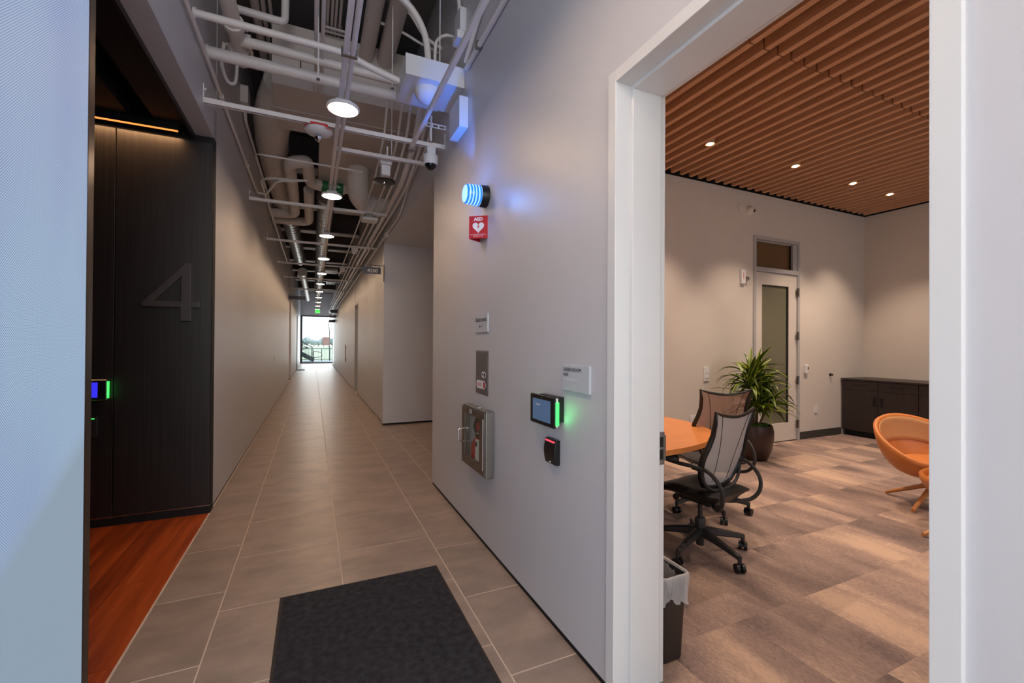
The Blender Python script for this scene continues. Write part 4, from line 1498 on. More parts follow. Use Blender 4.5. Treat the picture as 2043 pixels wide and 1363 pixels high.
# call station plate
cs_ = thing('intercom_plate', (XR, 3.0, 1.09), 'tall grey metal intercom plate with red help button', 'intercom')
build('plate', MB().cbox(XR - 0.006, XR, 2.885, 3.12, 1.088, 1.392, 0.002), M['grey_panel'], cs_)
build('plate_edge', MB().cbox(XR - 0.003, XR, 2.875, 3.13, 1.08, 1.40, 0.001), M['galv'], cs_)


def pill(mb, yc, zc, w, h, x, d_=0.001, n=6):
    r_ = min(w, h) / 2
    pts_ = rrect(yc, zc, w / 2, h / 2, r_ * 0.98, n)
    mb.prism(pts_, x - d_, x, 'X')


b1 = MB(); pill(b1, 2.955, 1.226, 0.085, 0.042, XR - 0.006)
build('camera_label', b1, M['white_ink'], cs_)
b1 = MB(); pill(b1, 2.935, 1.226, 0.03, 0.032, XR - 0.007)
build('camera_eye', b1, M['blackplastic'], cs_)
b1 = MB(); b1.box(XR - 0.0078, XR - 0.007, 2.962, 2.985, 1.222, 1.236)
build('pictogram', b1, M['black_ink'], cs_)
b1 = MB(); pill(b1, 3.01, 1.152, 0.19, 0.06, XR - 0.006)
build('button_label', b1, M['white_ink'], cs_)
text('letters_help', 'HELP', 0.034, M['red_ink'], cs_, (XR - 0.0073, 3.09, 1.140), XD, YD, 1.2, 0.0003)
b1 = MB(); pill(b1, 2.94, 1.152, 0.034, 0.05, XR - 0.007)
build('help_button', b1, M['redplastic'], cs_)

# defibrillator cabinet
XF = 1.07
ac = thing('defibrillator_cabinet', (1.1, 3.0, 0.535), 'stainless steel wall cabinet with glass door and red defibrillator inside', 'cabinet')
cy0, cy1, cz0, cz1 = 2.762, 3.262, 0.535, 0.985
sh = MB()
sh.box(XF, XR, cy0, cy0 + 0.008, cz0, cz1).box(XF, XR, cy1 - 0.008, cy1, cz0, cz1).box(XF, XR, cy0, cy1, cz0, cz0 + 0.008).box(XF, XR, cy0, cy1, cz1 - 0.008, cz1)
build('case', sh, M['steel'], ac, bevel=0.004)
build('case_back', MB().box(XR - 0.004, XR - 0.001, cy0 + 0.01, cy1 - 0.01, cz0 + 0.01, cz1 - 0.01), M['whiteplastic'], ac)
dr_ = MB()
fy, fz = 0.085, 0.058
dr_.box(XF - 0.012, XF, cy0 + 0.004, cy0 + fy + 0.02, cz0 + 0.01, cz1 - 0.01).box(XF - 0.012, XF, cy1 - fy, cy1 - 0.012, cz0 + 0.01, cz1 - 0.01).box(XF - 0.012, XF, cy0 + fy + 0.02, cy1 - fy, cz0 + 0.01, cz0 + fz + 0.02).box(XF - 0.012, XF, cy0 + fy + 0.02, cy1 - fy, cz1 - fz, cz1 - 0.01)
dro = build('door', dr_, M['steeldark'], ac, bevel=0.002)
build('glass', MB().box(XF - 0.008, XF - 0.005, cy0 + fy + 0.02, cy1 - fy, cz0 + fz + 0.02, cz1 - fz), M['glass'], dro)
build('piano_hinge', MB().cyl((XF - 0.012, cy0 + 0.028, cz0 + 0.05), (XF - 0.012, cy0 + 0.028, cz1 - 0.05), 0.005, 8), M['chrome'], dro)
build('handle', MB().tube(bend_path([(XF - 0.01, cy1 - 0.05, 0.70), (XF - 0.05, cy1 - 0.05, 0.70), (XF - 0.05, cy1 - 0.05, 0.80), (XF - 0.01, cy1 - 0.05, 0.80)], 0.015), 0.0045, 8), M['chrome'], dro, smooth=True)
build('alarm_label', MB().box(XF - 0.013, XF - 0.012, 3.03, 3.07, cz1 - 0.045, cz1 - 0.018), M['white_ink'], dro)
build('alarm_label_mark', MB().box(XF - 0.0136, XF - 0.013, 3.04, 3.06, cz1 - 0.038, cz1 - 0.025), M['black_ink'], dro)
build('top_light', MB().lathe([(0.014, 0), (0.014, 0.003), (0.006, 0.005)], 14, (1.1, 2.98, cz1)), M['whiteplastic'], ac, smooth=True)
ad_ = thing('defibrillator', (1.1, 2.95, 0.62), 'red and black defibrillator case inside the steel wall cabinet', 'defibrillator')
build('case', MB().prism([(2.87, 0.62), (3.10, 0.60), (3.10, 0.70), (2.97, 0.80), (2.87, 0.80)], 1.082, 1.124, 'X'), M['redplastic'], ad_)
build('handle_cover', MB().prism([(2.87, 0.78), (2.99, 0.78), (3.045, 0.845), (3.0, 0.91), (2.87, 0.91)], 1.078, 1.12, 'X'), M['blackplastic'], ad_)
build('red_badge', MB().prism([(2.89, 0.83), (2.96, 0.83), (2.97, 0.885), (2.89, 0.885)], 1.0765, 1.078, 'X'), M['red_ink'], ad_)
text('lettering', 'DEFIBRILLATOR', 0.011, M['white_ink'], ad_, (1.0768, 2.975, 0.805), XD, YD, 1.0, 0.0003)
rk = thing('rescue_kit', (1.09, 2.9, 0.62), 'small white boxed kit standing in front of the defibrillator', 'box')
build('carton', MB().box(1.0662, 1.0785, 2.87, 2.965, 0.62, 0.765), M['whiteplastic'], rk)
build('label', MB().box(1.0655, 1.0661, 2.93, 2.96, 0.715, 0.75), M['blackplastic'], rk)
bt = thing('inspection_tag', (1.1, 3.12, 0.66), 'round blue and white tag at left inside the steel wall cabinet', 'tag')
build('disc', MB().lathe([(0.026, 0), (0.026, -0.003)], 20, (1.10, 3.125, 0.69), 'X'), mat('blue_tag', (70, 130, 196), 0.5), bt)
build('disc_centre', MB().lathe([(0.012, -0.003), (0.012, -0.004)], 16, (1.10, 3.125, 0.69), 'X'), M['white_ink'], bt)

# room-booking tablet
tbm = thing('room_tablet', (XR - 0.03, 1.97, 1.03), 'wall tablet with blue screen and green light bars', 'tablet')
ty0, ty1, tz0, tz1 = 1.845, 2.10, 1.045, 1.185
build('body', MB().cbox(XR - 0.062, XR - 0.05, ty0, ty1, tz0 - 0.008, tz1 + 0.004, 0.003), M['blackplastic'], tbm)
build('screen', MB().box(XR - 0.0628, XR - 0.062, ty0 + 0.036, ty1 - 0.03, tz0 + 0.012, tz1 - 0.018), M['screen'], tbm)
build('back_shell', MB().cbox(XR - 0.05, XR - 0.036, ty0 + 0.002, ty1 - 0.002, tz0 - 0.004, tz1, 0.003), M['whiteplastic'], tbm)
build('wall_mount', MB().box(XR - 0.036, XR, ty0 + 0.01, ty1 - 0.06, tz0 + 0.02, tz1 + 0.004), M['blackplastic'], tbm)
for yy in (ty0 - 0.001, ty1 - 0.003):
    build('light_bar', MB().box(XR - 0.054, XR - 0.034, yy, yy + 0.004, tz0 + 0.008, tz1 - 0.02), M['greenled'], tbm)
text('lettering', 'Available', 0.012, M['white_ink'], tbm, (XR - 0.0631, 2.035, 1.135), XD, YD, 1, 0.0002)
text('maker_mark', 'o', 0.008, M['white_ink'], tbm, (XR - 0.0625, 1.975, 1.172), XD, YD, 1, 0.0002)
d = bpy.data.lights.new('light_bar_glow', 'AREA')
d.shape = 'RECTANGLE'; d.size = 0.02; d.size_y = 0.11; d.energy = 0.035; d.color = (0.15, 1.0, 0.3)
o = bpy.data.objects.new('light_bar_glow', d)
o.location = (XR - 0.045, ty0 - 0.006, 1.11)
o.rotation_euler = (Vector((0.6, -1.0, 0))).to_track_quat('-Z', 'Z').to_euler()
COL.objects.link(o)

# card reader
cr_ = thing('card_reader', (XR - 0.02, 1.94, 0.84), 'black card reader with red light bar below the wall tablet', 'card reader')
prof = []
for k in range(9):
    t_ = k / 8
    prof.append((XR - 0.024 - 0.010 * sin(pi * t_), lerp(0.842, 0.968, t_)))
mb_ = MB()
poly = [(XR, 0.842)] + prof + [(XR, 0.968)]
mb_.prism(poly, 1.888, 2.0, 'Y')
build('body', mb_, M['blackplastic'], cr_, bevel=0.003)
build('status_light', MB().box(XR - 0.0285, XR - 0.026, 1.9, 1.99, 0.953, 0.961), M['redled'], cr_)
build('maker_mark', MB().box(XR - 0.0295, XR - 0.0275, 1.935, 1.95, 0.850, 0.856), M['white_ink'], cr_)

# green room sign
gs = thing('room_sign', (XR, 1.74, 1.225), 'square frosted wall sign reading GREEN ROOM 4101', 'sign')
build('plate', MB().cbox(XR - 0.012, XR, 1.622, 1.856, 1.226, 1.353, 0.002), M['signgrey'], gs)
text('lettering', 'GREEN ROOM', 0.024, M['black_ink'], gs, (XR - 0.0128, 1.842, 1.321), XD, YD, 1.0, 0.0004)
text('lettering', '4101', 0.024, M['black_ink'], gs, (XR - 0.0128, 1.842, 1.297), XD, YD, 1.0, 0.0004)
br = MB()
for k, q in enumerate((0, 1, 3, 4, 5, 7, 8, 9, 10, 12, 13)):
    for dz in ((0, 0.005) if k % 2 else (0, -0.004)):
        br.lathe([(0.0016, 0), (0.001, -0.0012)], 6, (XR - 0.012, 1.84 - q * 0.009, 1.283 + dz), 'X')
build('braille', br, M['white_ink'], gs)

# small wall plate on the left wall
op = thing('wall_outlet', (XL, 11.2, 1.05), 'small white wall plate on the left corridor wall', 'outlet')
build('cover_plate', MB().cbox(XL, XL + 0.012, 11.12, 11.30, 1.03, 1.17, 0.002), M['whiteplastic'], op)
build('rocker', MB().cbox(XL + 0.012, XL + 0.017, 11.17, 11.25, 1.06, 1.14, 0.001), M['whiteplastic'], op)
# reader and blue screen in the lobby
ls = thing('lobby_tablet', (-1.52, 4.4, 1.1), 'blue-screened tablet with green side light on dark wall at video wall edge', 'tablet')
build('body', MB().cbox(-1.74, -1.452, 4.385, 4.41, 0.995, 1.155, 0.004), M['steel'], ls)
build('bezel', MB().cbox(-1.735, -1.458, 4.380, 4.385, 1.0, 1.15, 0.002), M['blackplastic'], ls)
build('screen', MB().box(-1.72, -1.505, 4.378, 4.380, 1.018, 1.135), M['bluescreen'], ls)
build('light_bar', MB().box(-1.452, -1.444, 4.388, 4.408, 1.01, 1.14), M['greenled'], ls)
build('wall_mount', MB().box(-1.68, -1.50, 4.41, 4.4349, 1.03, 1.12), M['blackplastic'], ls)
lr = thing('lobby_card_reader', (-1.53, 4.4, 0.72), 'black card reader with green light under the lobby tablet', 'card reader')
build('body', MB().cbox(-1.62, -1.515, 4.405, 4.4349, 0.71, 0.865, 0.004), M['darkgrey'], lr)
build('status_light', MB().box(-1.61, -1.53, 4.403, 4.405, 0.85, 0.856), M['greenled'], lr)

# ---- floor mats
mt = thing('floor_mat', (0.3, 1.6, 0), 'charcoal entrance mat with rubber edge on the tiled floor in front', 'mat')
build('rubber_border', MB().cbox(-0.158, 0.745, 1.2, 2.80, 0.0, 0.005, 0.002), M['matborder'], mt)
pile = MB()
rr = random.Random(2)
nx_, ny_ = 40, 66
rows = []
for j in range(ny_ + 1):
    rows.append([(lerp(-0.143, 0.730, i / nx_), lerp(1.215, 2.785, j / ny_), 0.0075 + rr.uniform(0, 0.0016)) for i in range(nx_ + 1)])
pile.grid(rows)
pile.box(-0.143, 0.730, 1.215, 2.785, 0.0046, 0.0074)
build('pile', pile, M['matpile'], mt, smooth=True)
fm = thing('floor_mat', (-0.6, 26.0, 0), 'small dark mat at the far left end of the corridor', 'mat')
build('rubber_border', MB().cbox(XL + 0.03, -0.38, 25.3, 26.2, 0.0, 0.006, 0.002), M['matborder'], fm)
build('pile', MB().cbox(XL + 0.06, -0.41, 25.35, 26.15, 0.006, 0.010, 0.001), M['matpile'], fm)

# ================================================================== CORRIDOR LIGHTS ON THE TRACK
TX, TZ = 0.19, 3.245
tk = thing('track_rail', (TX, 12.0, TZ), 'long grey conduit and rail carrying the round lights down the corridor', 'track')
build('conduit', MB().cyl((TX + 0.022, -2.0, TZ + 0.012), (TX + 0.022, 25.2, TZ + 0.012), 0.017, 10), M['pipe'], tk, smooth=True)
build('channel', MB().box(TX - 0.034, TX - 0.002, -2.0, 25.2, TZ, TZ + 0.006).box(TX - 0.034, TX - 0.030, -2.0, 25.2, TZ + 0.006, TZ + 0.035).box(TX - 0.006, TX - 0.002, -2.0, 25.2, TZ + 0.006, TZ + 0.035), M['pipe'], tk)
for yy in (2.9, 5.35, 7.6, 10.2):
    build('clamp', MB().box(TX - 0.045, TX + 0.05, yy - 0.012, yy + 0.012, TZ - 0.008, TZ - 0.001).cyl((TX - 0.04, yy, TZ - 0.014), (TX - 0.04, yy, TZ + 0.05), 0.006, 8).cyl((TX + 0.045, yy, TZ - 0.014), (TX + 0.045, yy, TZ + 0.05), 0.006, 8), M['galv'], tk)
ordl = ['nearest the camera', 'second from the camera', 'third from the camera', 'fourth from the camera', 'fifth from the camera', 'sixth from the camera', 'seventh from the camera', 'eighth from the camera', 'ninth from the camera', 'tenth from the camera', 'farthest, next to the exit sign']
L0 = None
for k in list(range(11)) + [-1, -2]:
    if L0 is None:
        g = thing('round_light', (0, 0, 0), 'x', 'light', world=False)
        build('housing', MB().lathe([(0.103, 0.0), (0.116, 0.003), (0.118, 0.012), (0.112, 0.024), (0.05, 0.030), (0.001, 0.030)], 32), M['whiteplastic'], g, smooth=True, local=True, angle=50)
        build('diffuser', MB().lathe([(0.001, -0.0015), (0.103, -0.0005), (0.103, 0.004), (0.001, 0.004)], 32), M['lamp'], g, local=True)
        build('mounting_box', MB().cbox(-0.055, 0.055, -0.045, 0.045, 0.030, 0.062, 0.004), M['whiteplastic'], g, local=True)
        L0 = g
        o = g
    else:
        o = copy_tree(L0)
    o.location = (TX, 3.47 + 2.118 * k, TZ - 0.062)
    tag(o, 'round warm white ceiling light on the corridor track, ' + (ordl[k] if k >= 0 else ('just overhead behind the view', 'rearmost of the row')[-k - 1]), 'light', 'round lights along the corridor track')

# ================================================================== CEILING SUPPORT STRUTS
def strut_rail(y, x0, x1, z, label, left_bracket=True, right_bracket=False):
    t_ = thing('strut_rail', ((x0 + x1) / 2, y, z), label, 'strut', group='slotted struts across the corridor')
    b_ = MB()
    b_.box(x0, x1, y - 0.02, y - 0.017, z, z + 0.036).box(x0, x1, y + 0.017, y + 0.02, z, z + 0.036).box(x0, x1, y - 0.017, y + 0.017, z + 0.033, z + 0.036).box(x0, x1, y - 0.017, y - 0.008, z, z + 0.004).box(x0, x1, y + 0.008, y + 0.017, z, z + 0.004)
    build('rail', b_, M['pipe'], t_)
    if left_bracket:
        build('wall_bracket', MB().box(x0, x0 + 0.005, y - 0.018, y + 0.018, z + 0.036, z + 0.15).box(x0, x0 + 0.12, y - 0.018, y + 0.018, z + 0.036, z + 0.041).cyl((x0 + 0.005, y, z + 0.11), (x0 + 0.018, y, z + 0.11), 0.009, 8), M['pipe'], t_)
    if right_bracket:
        build('wall_bracket', MB().box(x1 - 0.005, x1, y - 0.018, y + 0.018, z + 0.036, z + 0.15).box(x1 - 0.12, x1, y - 0.018, y + 0.018, z + 0.036, z + 0.041), M['pipe'], t_)
    return t_


SZ = 3.30
st1 = strut_rail(4.06, XL, XR, SZ, 'white slotted strut across the corridor, nearest the camera', True, True)
st2 = strut_rail(4.66, 0.17, XR, SZ + 0.06, 'short white strut behind the first light, right half of the corridor', False)
for i, yy in enumerate((6.72, 9.2, 11.75, 14.3, 17.2)):
    strut_rail(yy, XL, 0.99 if i == 0 else XR2, SZ + 0.045, 'white strut across the corridor, %s full-width one from the camera' % ordn[i], True)
# threaded rods holding the strut and the box
for i, (x, y, z, lb) in enumerate(((0.62, 3.95, 3.7, 'thin threaded rod left of the white ceiling box'), (0.96, 3.62, 3.73, 'thin threaded rod rising behind the white ceiling box'), (0.02, 3.72, 3.5, 'thin threaded rod at the corridor middle between the pipes'), (0.73, 4.66, 3.4, 'thin threaded rod above the short strut'))):
    rd = thing('threaded_rod', (x, y, z), lb, 'rod')
    build('rod', MB().cyl((x, y, z), (x, y, ZC - 0.001), 0.005, 6), M['pipe'], rd)
    build('nut', MB().cyl((x, y, z), (x, y, z + 0.012), 0.014, 6), M['galv'], rd)

# ================================================================== DUCTS
da = thing('air_duct', (0.35, 5.36, 4.0), 'large rectangular painted duct crossing the corridor above the second light', 'duct')
build('casing', MB().box(-0.39, XR - 0.002, 4.86, 5.87, 4.0, 4.62), M['duct'], da, bevel=0.004)
build('flange', MB().box(-0.41, XR - 0.002, 5.34, 5.37, 3.985, 4.0), M['duct'], da)
db = thing('air_duct', (0.6, 7.1, 4.0), 'flat-bottomed rectangular duct behind the crossing duct, right half', 'duct')
build('casing', MB().box(0.055, XR - 0.002, 5.90, 8.15, 4.06, 4.6), M['duct'], db, bevel=0.004)
build('seam', MB().box(0.05, XR - 0.002, 7.0, 7.03, 4.048, 4.06), M['duct'], db)


def pipe(name, pts, r, label, cat='pipe', m_='pipe', bend=0.0, n=12, fit=None, smoothp=False, sub=None):
    p = smooth_path(pts, 6) if smoothp else (bend_path(pts, bend) if bend else pts)
    c = sum((Vector(q) for q in pts), Vector()) / len(pts)
    t_ = thing(name, tuple(c), label, cat)
    build(sub or 'run', MB().tube(p, r, n), M[m_], t_, smooth=True, angle=60)
    if fit:
        for (q, dr, rr_, ln) in fit:
            q = Vector(q); dr = Vector(dr).normalized()
            build('coupling', MB().tube([q - dr * ln / 2, q + dr * ln / 2], rr_, n), M[m_], t_, smooth=True)
    return t_


# insulated round ducts on the left
pipe('round_duct', [(-0.32, 5.65, 4.40), (-0.42, 5.95, 4.30), (-0.50, 6.4, 4.25), (-0.55, 7.2, 4.22), (-0.56, 8.3, 4.22), (-0.54, 9.7, 4.24)], [0.22] * 6 + [0.215] * 6 + [0.205] * 6 + [0.19] * 6 + [0.175] * 6 + [0.17], 'thick insulated round duct curving along the upper left', 'duct', 'pipeinsul', smoothp=True, n=22)
sd1 = thing('spiral_duct', (-0.48, 12.5, 4.1), 'long spiral metal duct running down the left of the corridor', 'duct')
build('tube', MB().cyl((-0.52, 9.6, 4.23), (-0.42, 16.4, 4.23), 0.165, 24), M['galv'], sd1, smooth=True)
rb = MB()
for k in range(28):
    y = 9.8 + k * 0.24
    rb.cyl((-0.52 + (y - 9.6) * 0.0147, y, 4.23), (-0.52 + (y - 9.6) * 0.0147, y + 0.012, 4.23), 0.171, 24)
build('ribs', rb, M['galv'], sd1, smooth=True, kind='stuff')
sd2 = thing('spiral_duct', (0.2, 16, 4.0), 'long spiral metal duct above the round lights', 'duct')
build('tube', MB().cyl((0.20, 8.4, 4.05), (0.24, 25.0, 4.05), 0.15, 24), M['galv'], sd2, smooth=True)
rb = MB()
for k in range(60):
    y = 8.5 + k * 0.27
    rb.cyl((0.20, y, 4.05), (0.20, y + 0.014, 4.05), 0.157, 22)
build('ribs', rb, M['galv'], sd2, smooth=True, kind='stuff')
sd3 = thing('white_duct', (-0.3, 22, 4.0), 'pale round duct at the far left end of the corridor ceiling', 'duct')
build('tube', MB().cyl((-0.38, 18.2, 4.12), (-0.30, 29.5, 4.12), 0.13, 20), M['whiteplastic'], sd3, smooth=True)
build('collar', MB().cyl((-0.38, 18.2, 4.12), (-0.378, 18.6, 4.12), 0.16, 20), M['whiteplastic'], sd3, smooth=True)
for t2, xx, zt, ysx in ((sd3, -0.34, 4.24, (19.0, 24.0)), (sd2, 0.21, 4.19, (9.5, 13.8, 18.8, 24.2)), (sd1, -0.48, 4.38, (11.6, 14.0))):
    for yy in ysx:
        build('hanger_rod', MB().cyl((xx, yy, zt), (xx, yy, ZC), 0.006, 6), M['galv'], t2)
# twin insulated pipes with elbows
pipe('insulated_pipe', [(-0.32, 8.35, 3.95), (-0.32, 6.80, 3.95), (-0.10, 6.72, 3.99), (-0.06, 7.56, 3.95), (0.45, 7.60, 3.95)], 0.085, 'insulated pipe hooking over and turning right with a green band', 'pipe', 'pipeinsul', bend=0.2, n=18)
gb = thing('pipe_band', (0.3, 7.6, 3.95), 'green and white flow label wrapped round the insulated pipe', 'pipe label')
build('band', MB().tube([(0.10, 7.573, 3.95), (0.42, 7.598, 3.95)], 0.0885, 20), M['cover_green'], gb, smooth=True)
build('arrow', MB().tube([(0.13, 7.575, 3.95), (0.40, 7.596, 3.95)], 0.0, 4) if False else MB().box(0.14, 0.38, 7.495, 7.5, 3.935, 3.955), M['white_ink'], gb)
pipe('insulated_pipe', [(-0.76, 9.45, 3.93), (-0.33, 9.42, 3.93), (-0.32, 8.35, 3.95)], 0.083, 'insulated pipe elbow reaching the left wall, nearer of the pair', 'pipe', 'pipeinsul', bend=0.25, n=18)
pipe('insulated_pipe', [(-0.76, 9.95, 3.93), (-0.09, 9.92, 3.93), (-0.08, 7.9, 3.96)], 0.083, 'insulated pipe elbow reaching the left wall, farther of the pair', 'pipe', 'pipeinsul', bend=0.25, n=18)
pipe('round_duct', [(0.60, 6.9, 4.10), (0.60, 6.95, 3.78), (0.66, 7.1, 3.68), (0.80, 7.2, 3.63), (1.12, 7.25, 3.62)], [0.155] * 25, 'thick round duct dropping and bending to the right wall', 'duct', 'pipeinsul', smoothp=True, n=22)
# upper ducts toward the camera
pipe('round_duct', [(0.46, -1.0, 4.5), (0.49, 4.86, 4.5)], 0.075, 'grey round pipe running overhead, left of the parallel two', 'pipe', 'duct', n=18)
pipe('round_duct', [(0.66, -1.0, 4.5), (0.685, 4.86, 4.5)], 0.085, 'grey round pipe running overhead, right of the parallel two', 'pipe', 'duct', n=18)

# ================================================================== PIPES ACROSS, NEAR
pipe('sprinkler_pipe', [(XL, 3.72, 3.77), (0.20, 3.74, 3.78), (0.42, 3.72, 3.70), (0.66, 3.74, 3.66)], 0.027, 'white pipe across the corridor that dips into the white box', 'pipe', bend=0.12, n=12, fit=[((XL + 0.01, 3.72, 3.77), (1, 0, 0), 0.036, 0.02)])
pipe('sprinkler_pipe', [(XL, 4.14, 3.75), (XR - 0.05, 4.14, 3.745)], 0.046, 'thick white pipe across the corridor just beyond the white box', 'pipe', n=16, fit=[((XL + 0.01, 4.14, 3.75), (1, 0, 0), 0.055, 0.02)])
pipe('sprinkler_pipe', [(-0.52, 4.30, 4.0), (1.0, 4.28, 3.97)], 0.040, 'white pipe leaving the grooved coupling at upper left', 'pipe', bend=0.08, n=14)
t_ = thing('sprinkler_main', (-0.6, 3.2, 4.0), 'fat white sprinkler main with bolted grooved couplings at upper left', 'pipe')
build('main_run', MB().tube([(-0.60, -1.0, 4.0), (-0.60, 4.62, 4.0)], 0.058, 18), M['pipe'], t_, smooth=True)
for yy in (4.10, 4.44):
    build('coupling', MB().cyl((-0.60, yy - 0.03, 4.0), (-0.60, yy + 0.03, 4.0), 0.078, 18), M['pipe'], t_, smooth=True)
    for sx2 in (-1, 1):
        build('bolt', MB().cyl((-0.60 + sx2 * 0.088, yy - 0.045, 4.0), (-0.60 + sx2 * 0.088, yy + 0.045, 4.0), 0.012, 8), M['pipe'], t_)
build('branch_tee', MB().cyl((-0.60, 4.29, 4.0), (-0.50, 4.29, 4.0), 0.055, 16), M['pipe'], t_, smooth=True)
build('drop_hook', MB().tube(smooth_path([(-0.70, 4.35, 3.98), (-0.735, 4.45, 3.86), (-0.70, 4.5, 3.74), (-0.64, 4.5, 3.74), (-0.62, 4.45, 3.9)], 5), 0.014, 8), M['pipe'], t_, smooth=True)
pipe('drain_pipe', [(-0.62, 4.36, 4.3), (-0.25, 4.37, 4.3), (-0.245, 4.37, 4.6)], 0.032, 'white pipe with an elbow turning up at upper left', 'pipe', bend=0.05, n=12)
hb = thing('hanger_box', (-0.35, 4.3, 4.62), 'small pale channel bracket at the top left above the elbow', 'bracket')
build('channel', MB().box(-0.56, -0.22, 4.28, 4.42, 4.60, 4.66), M['pipe'], hb)
build('flange', MB().box(-0.57, -0.21, 4.27, 4.285, 4.585, 4.68), M['pipe'], hb)
for i, (x, z, r_) in enumerate(((0.005, 4.0, 0.016), (0.055, 4.0, 0.016))):
    pipe('conduit', [(x, -1.0, z), (x, 4.84, z)], r_, 'thin white conduit running overhead, %s of the middle pair' % ('left' if i == 0 else 'right'), 'conduit', n=8)
for i, x in enumerate((0.105, 0.145, 0.18, 0.22)):
    pipe('conduit', [(x, -1.0, 4.62), (x, 5.9, 4.66)], 0.014, 'grey conduit of the high bundle behind the track, %s of four' % ('leftmost', 'second', 'third', 'rightmost')[i], 'conduit', 'duct', n=8)
for i, x in enumerate((-0.47, -0.40, -0.34)):
    pipe('conduit', [(x - 0.06, -1.0, 4.68), (x - 0.06, 12.0, 4.68)], (0.04, 0.022, 0.016)[i], 'long pipe high above the left wall, %s of three' % ('leftmost and thickest', 'middle', 'rightmost and thinnest')[i], 'pipe', 'duct', n=10)
tray = thing('cable_tray', (0.17, 4.5, 4.55), 'dark ladder bracket crossing under the high conduit bundle', 'bracket')
build('rail', MB().box(0.06, 0.32, 4.90, 4.92, 4.585, 4.60) if False else MB().box(0.06, 0.32, 4.70, 4.72, 4.585, 4.602).box(0.06, 0.32, 4.76, 4.78, 4.585, 4.602), M['duct'], tray)
build('clip', MB().box(0.09, 0.10, 4.69, 4.79, 4.602, 4.64).box(0.235, 0.245, 4.69, 4.79, 4.602, 4.64), M['galv'], tray)

# left wall conduits
pipe('conduit', [(XL + 0.024, -1.0, 3.64), (XL + 0.024, 7.35, 3.64), (-0.64, 7.30, 3.62), (-0.46, 6.64, 3.62), (-0.08, 6.56, 3.66)], 0.016, 'white conduit along the top of the left wall bending into the ceiling', 'conduit', bend=0.1, n=10, fit=[((XL + 0.024, 4.62, 3.64), (0, 1, 0), 0.022, 0.05), ((XL + 0.024, 6.3, 3.64), (0, 1, 0), 0.022, 0.05)])
pipe('conduit', [(XL + 0.12, 7.4, 3.75), (XL + 0.12, 6.15, 3.75), (-0.56, 5.78, 3.62), (0.55, 5.76, 3.60)], 0.011, 'thin conduit arching from the left wall across to the right', 'conduit', bend=0.12, n=8)
pipe('conduit', [(XL + 0.1, 14.0, 3.74), (XL + 0.1, 7.0, 3.72), (-0.56, 6.8, 3.70), (-0.16, 6.78, 3.72)], 0.018, 'conduit hooking from the far left wall over the insulated pipes', 'conduit', bend=0.15, n=10)
wbx = thing('junction_box', (XL + 0.04, 6.1, 4.2), 'small white junction box high on the left wall with a conduit leaving it', 'junction box')
build('box', MB().cbox(XL + 0.0005, XL + 0.08, 5.85, 6.05, 4.22, 4.42, 0.004), M['pipe'], wbx)
build('conduit', MB().tube(bend_path([(XL + 0.03, 6.0, 4.22), (XL + 0.03, 6.1, 4.1), (XL + 0.03, 9.5, 4.1)], 0.05), 0.016, 8), M['pipe'], wbx, smooth=True)

# right-hand conduits down the corridor
CR = [(0.66, 0.66, 3.39, 0.011, 13.5, 'leftmost and shortest'), (0.80, 0.80, 3.39, 0.012, 24, 'second from the left'), (0.885, 0.885, 3.395, 0.015, 30, 'third from the left'), (0.985, 0.985, 3.41, 0.033, 31, 'thickest, fourth from the left'), (1.055, 1.06, 3.40, 0.019, 31, 'fifth from the left'), (1.10, 1.105, 3.26, 0.013, 31, 'nearest the right wall')]
for i, (xa, xb, z, r_, ye, lb) in enumerate(CR):
    pts = [(xa - 0.02, 4.35, z + 0.42), (xa, 4.7, z + 0.22 if i < 5 else z + 0.3), (xa, 5.5, z + 0.02 if i < 5 else z + 0.25), (xb, 6.3, z), (xb, ye, z)]
    pipe('conduit', bend_path(pts, 0.25), r_, 'conduit running down the right side of the corridor, ' + lb, 'conduit', n=10)
cbx = thing('junction_box', (1.11, 7.6, 3.22), 'tiny white conduit fitting where conduits meet the alcove header', 'junction box')
build('body', MB().cbox(1.085, XR, 7.45, 7.62, 3.225, 3.30, 0.004), M['pipe'], cbx)
build('cover', MB().cbox(1.078, 1.085, 7.46, 7.61, 3.232, 3.293, 0.002), M['pipe'], cbx)
# long slanting rail that ends at the first strut
sr = thing('strut_channel', (0.82, 2.6, 3.27), 'long grey channel running from above the doorway to the first strut', 'strut')
build('rail', MB().box(0.80, 0.83, -1.5, 4.10, 3.255, 3.262).box(0.80, 0.804, -1.5, 4.10, 3.262, 3.285).box(0.826, 0.83, -1.5, 4.10, 3.262, 3.285), M['pipe'], sr)
build('end_clip', MB().box(0.785, 0.845, 4.04, 4.08, 3.235, 3.255).cyl((0.815, 4.06, 3.215), (0.815, 4.06, 3.25), 0.007, 8), M['galv'], sr)
# conduit strapped to the right wall, catching the beacon's blue
wc = thing('conduit', (XR - 0.025, 1.2, 3.67), 'conduit strapped along the top of the right wall, lit blue', 'conduit')
build('run', MB().cyl((XR - 0.022, -2.5, 3.67), (XR - 0.022, 3.35, 3.67), 0.02, 12), M['pipe'], wc, smooth=True)
build('strap', MB().box(XR - 0.046, XR, 3.04, 3.07, 3.646, 3.70), M['galv'], wc)
wc2 = thing('conduit', (XR - 0.025, 2.2, 3.95), 'pale conduit curving down the right wall behind the slanting channel', 'conduit')
build('run', MB().tube(smooth_path([(XR - 0.03, 1.6, 4.65), (XR - 0.03, 2.4, 4.2), (XR - 0.03, 3.0, 3.9), (XR - 0.03, 3.35, 3.72)], 6), 0.017, 10), M['pipe'], wc2, smooth=True)

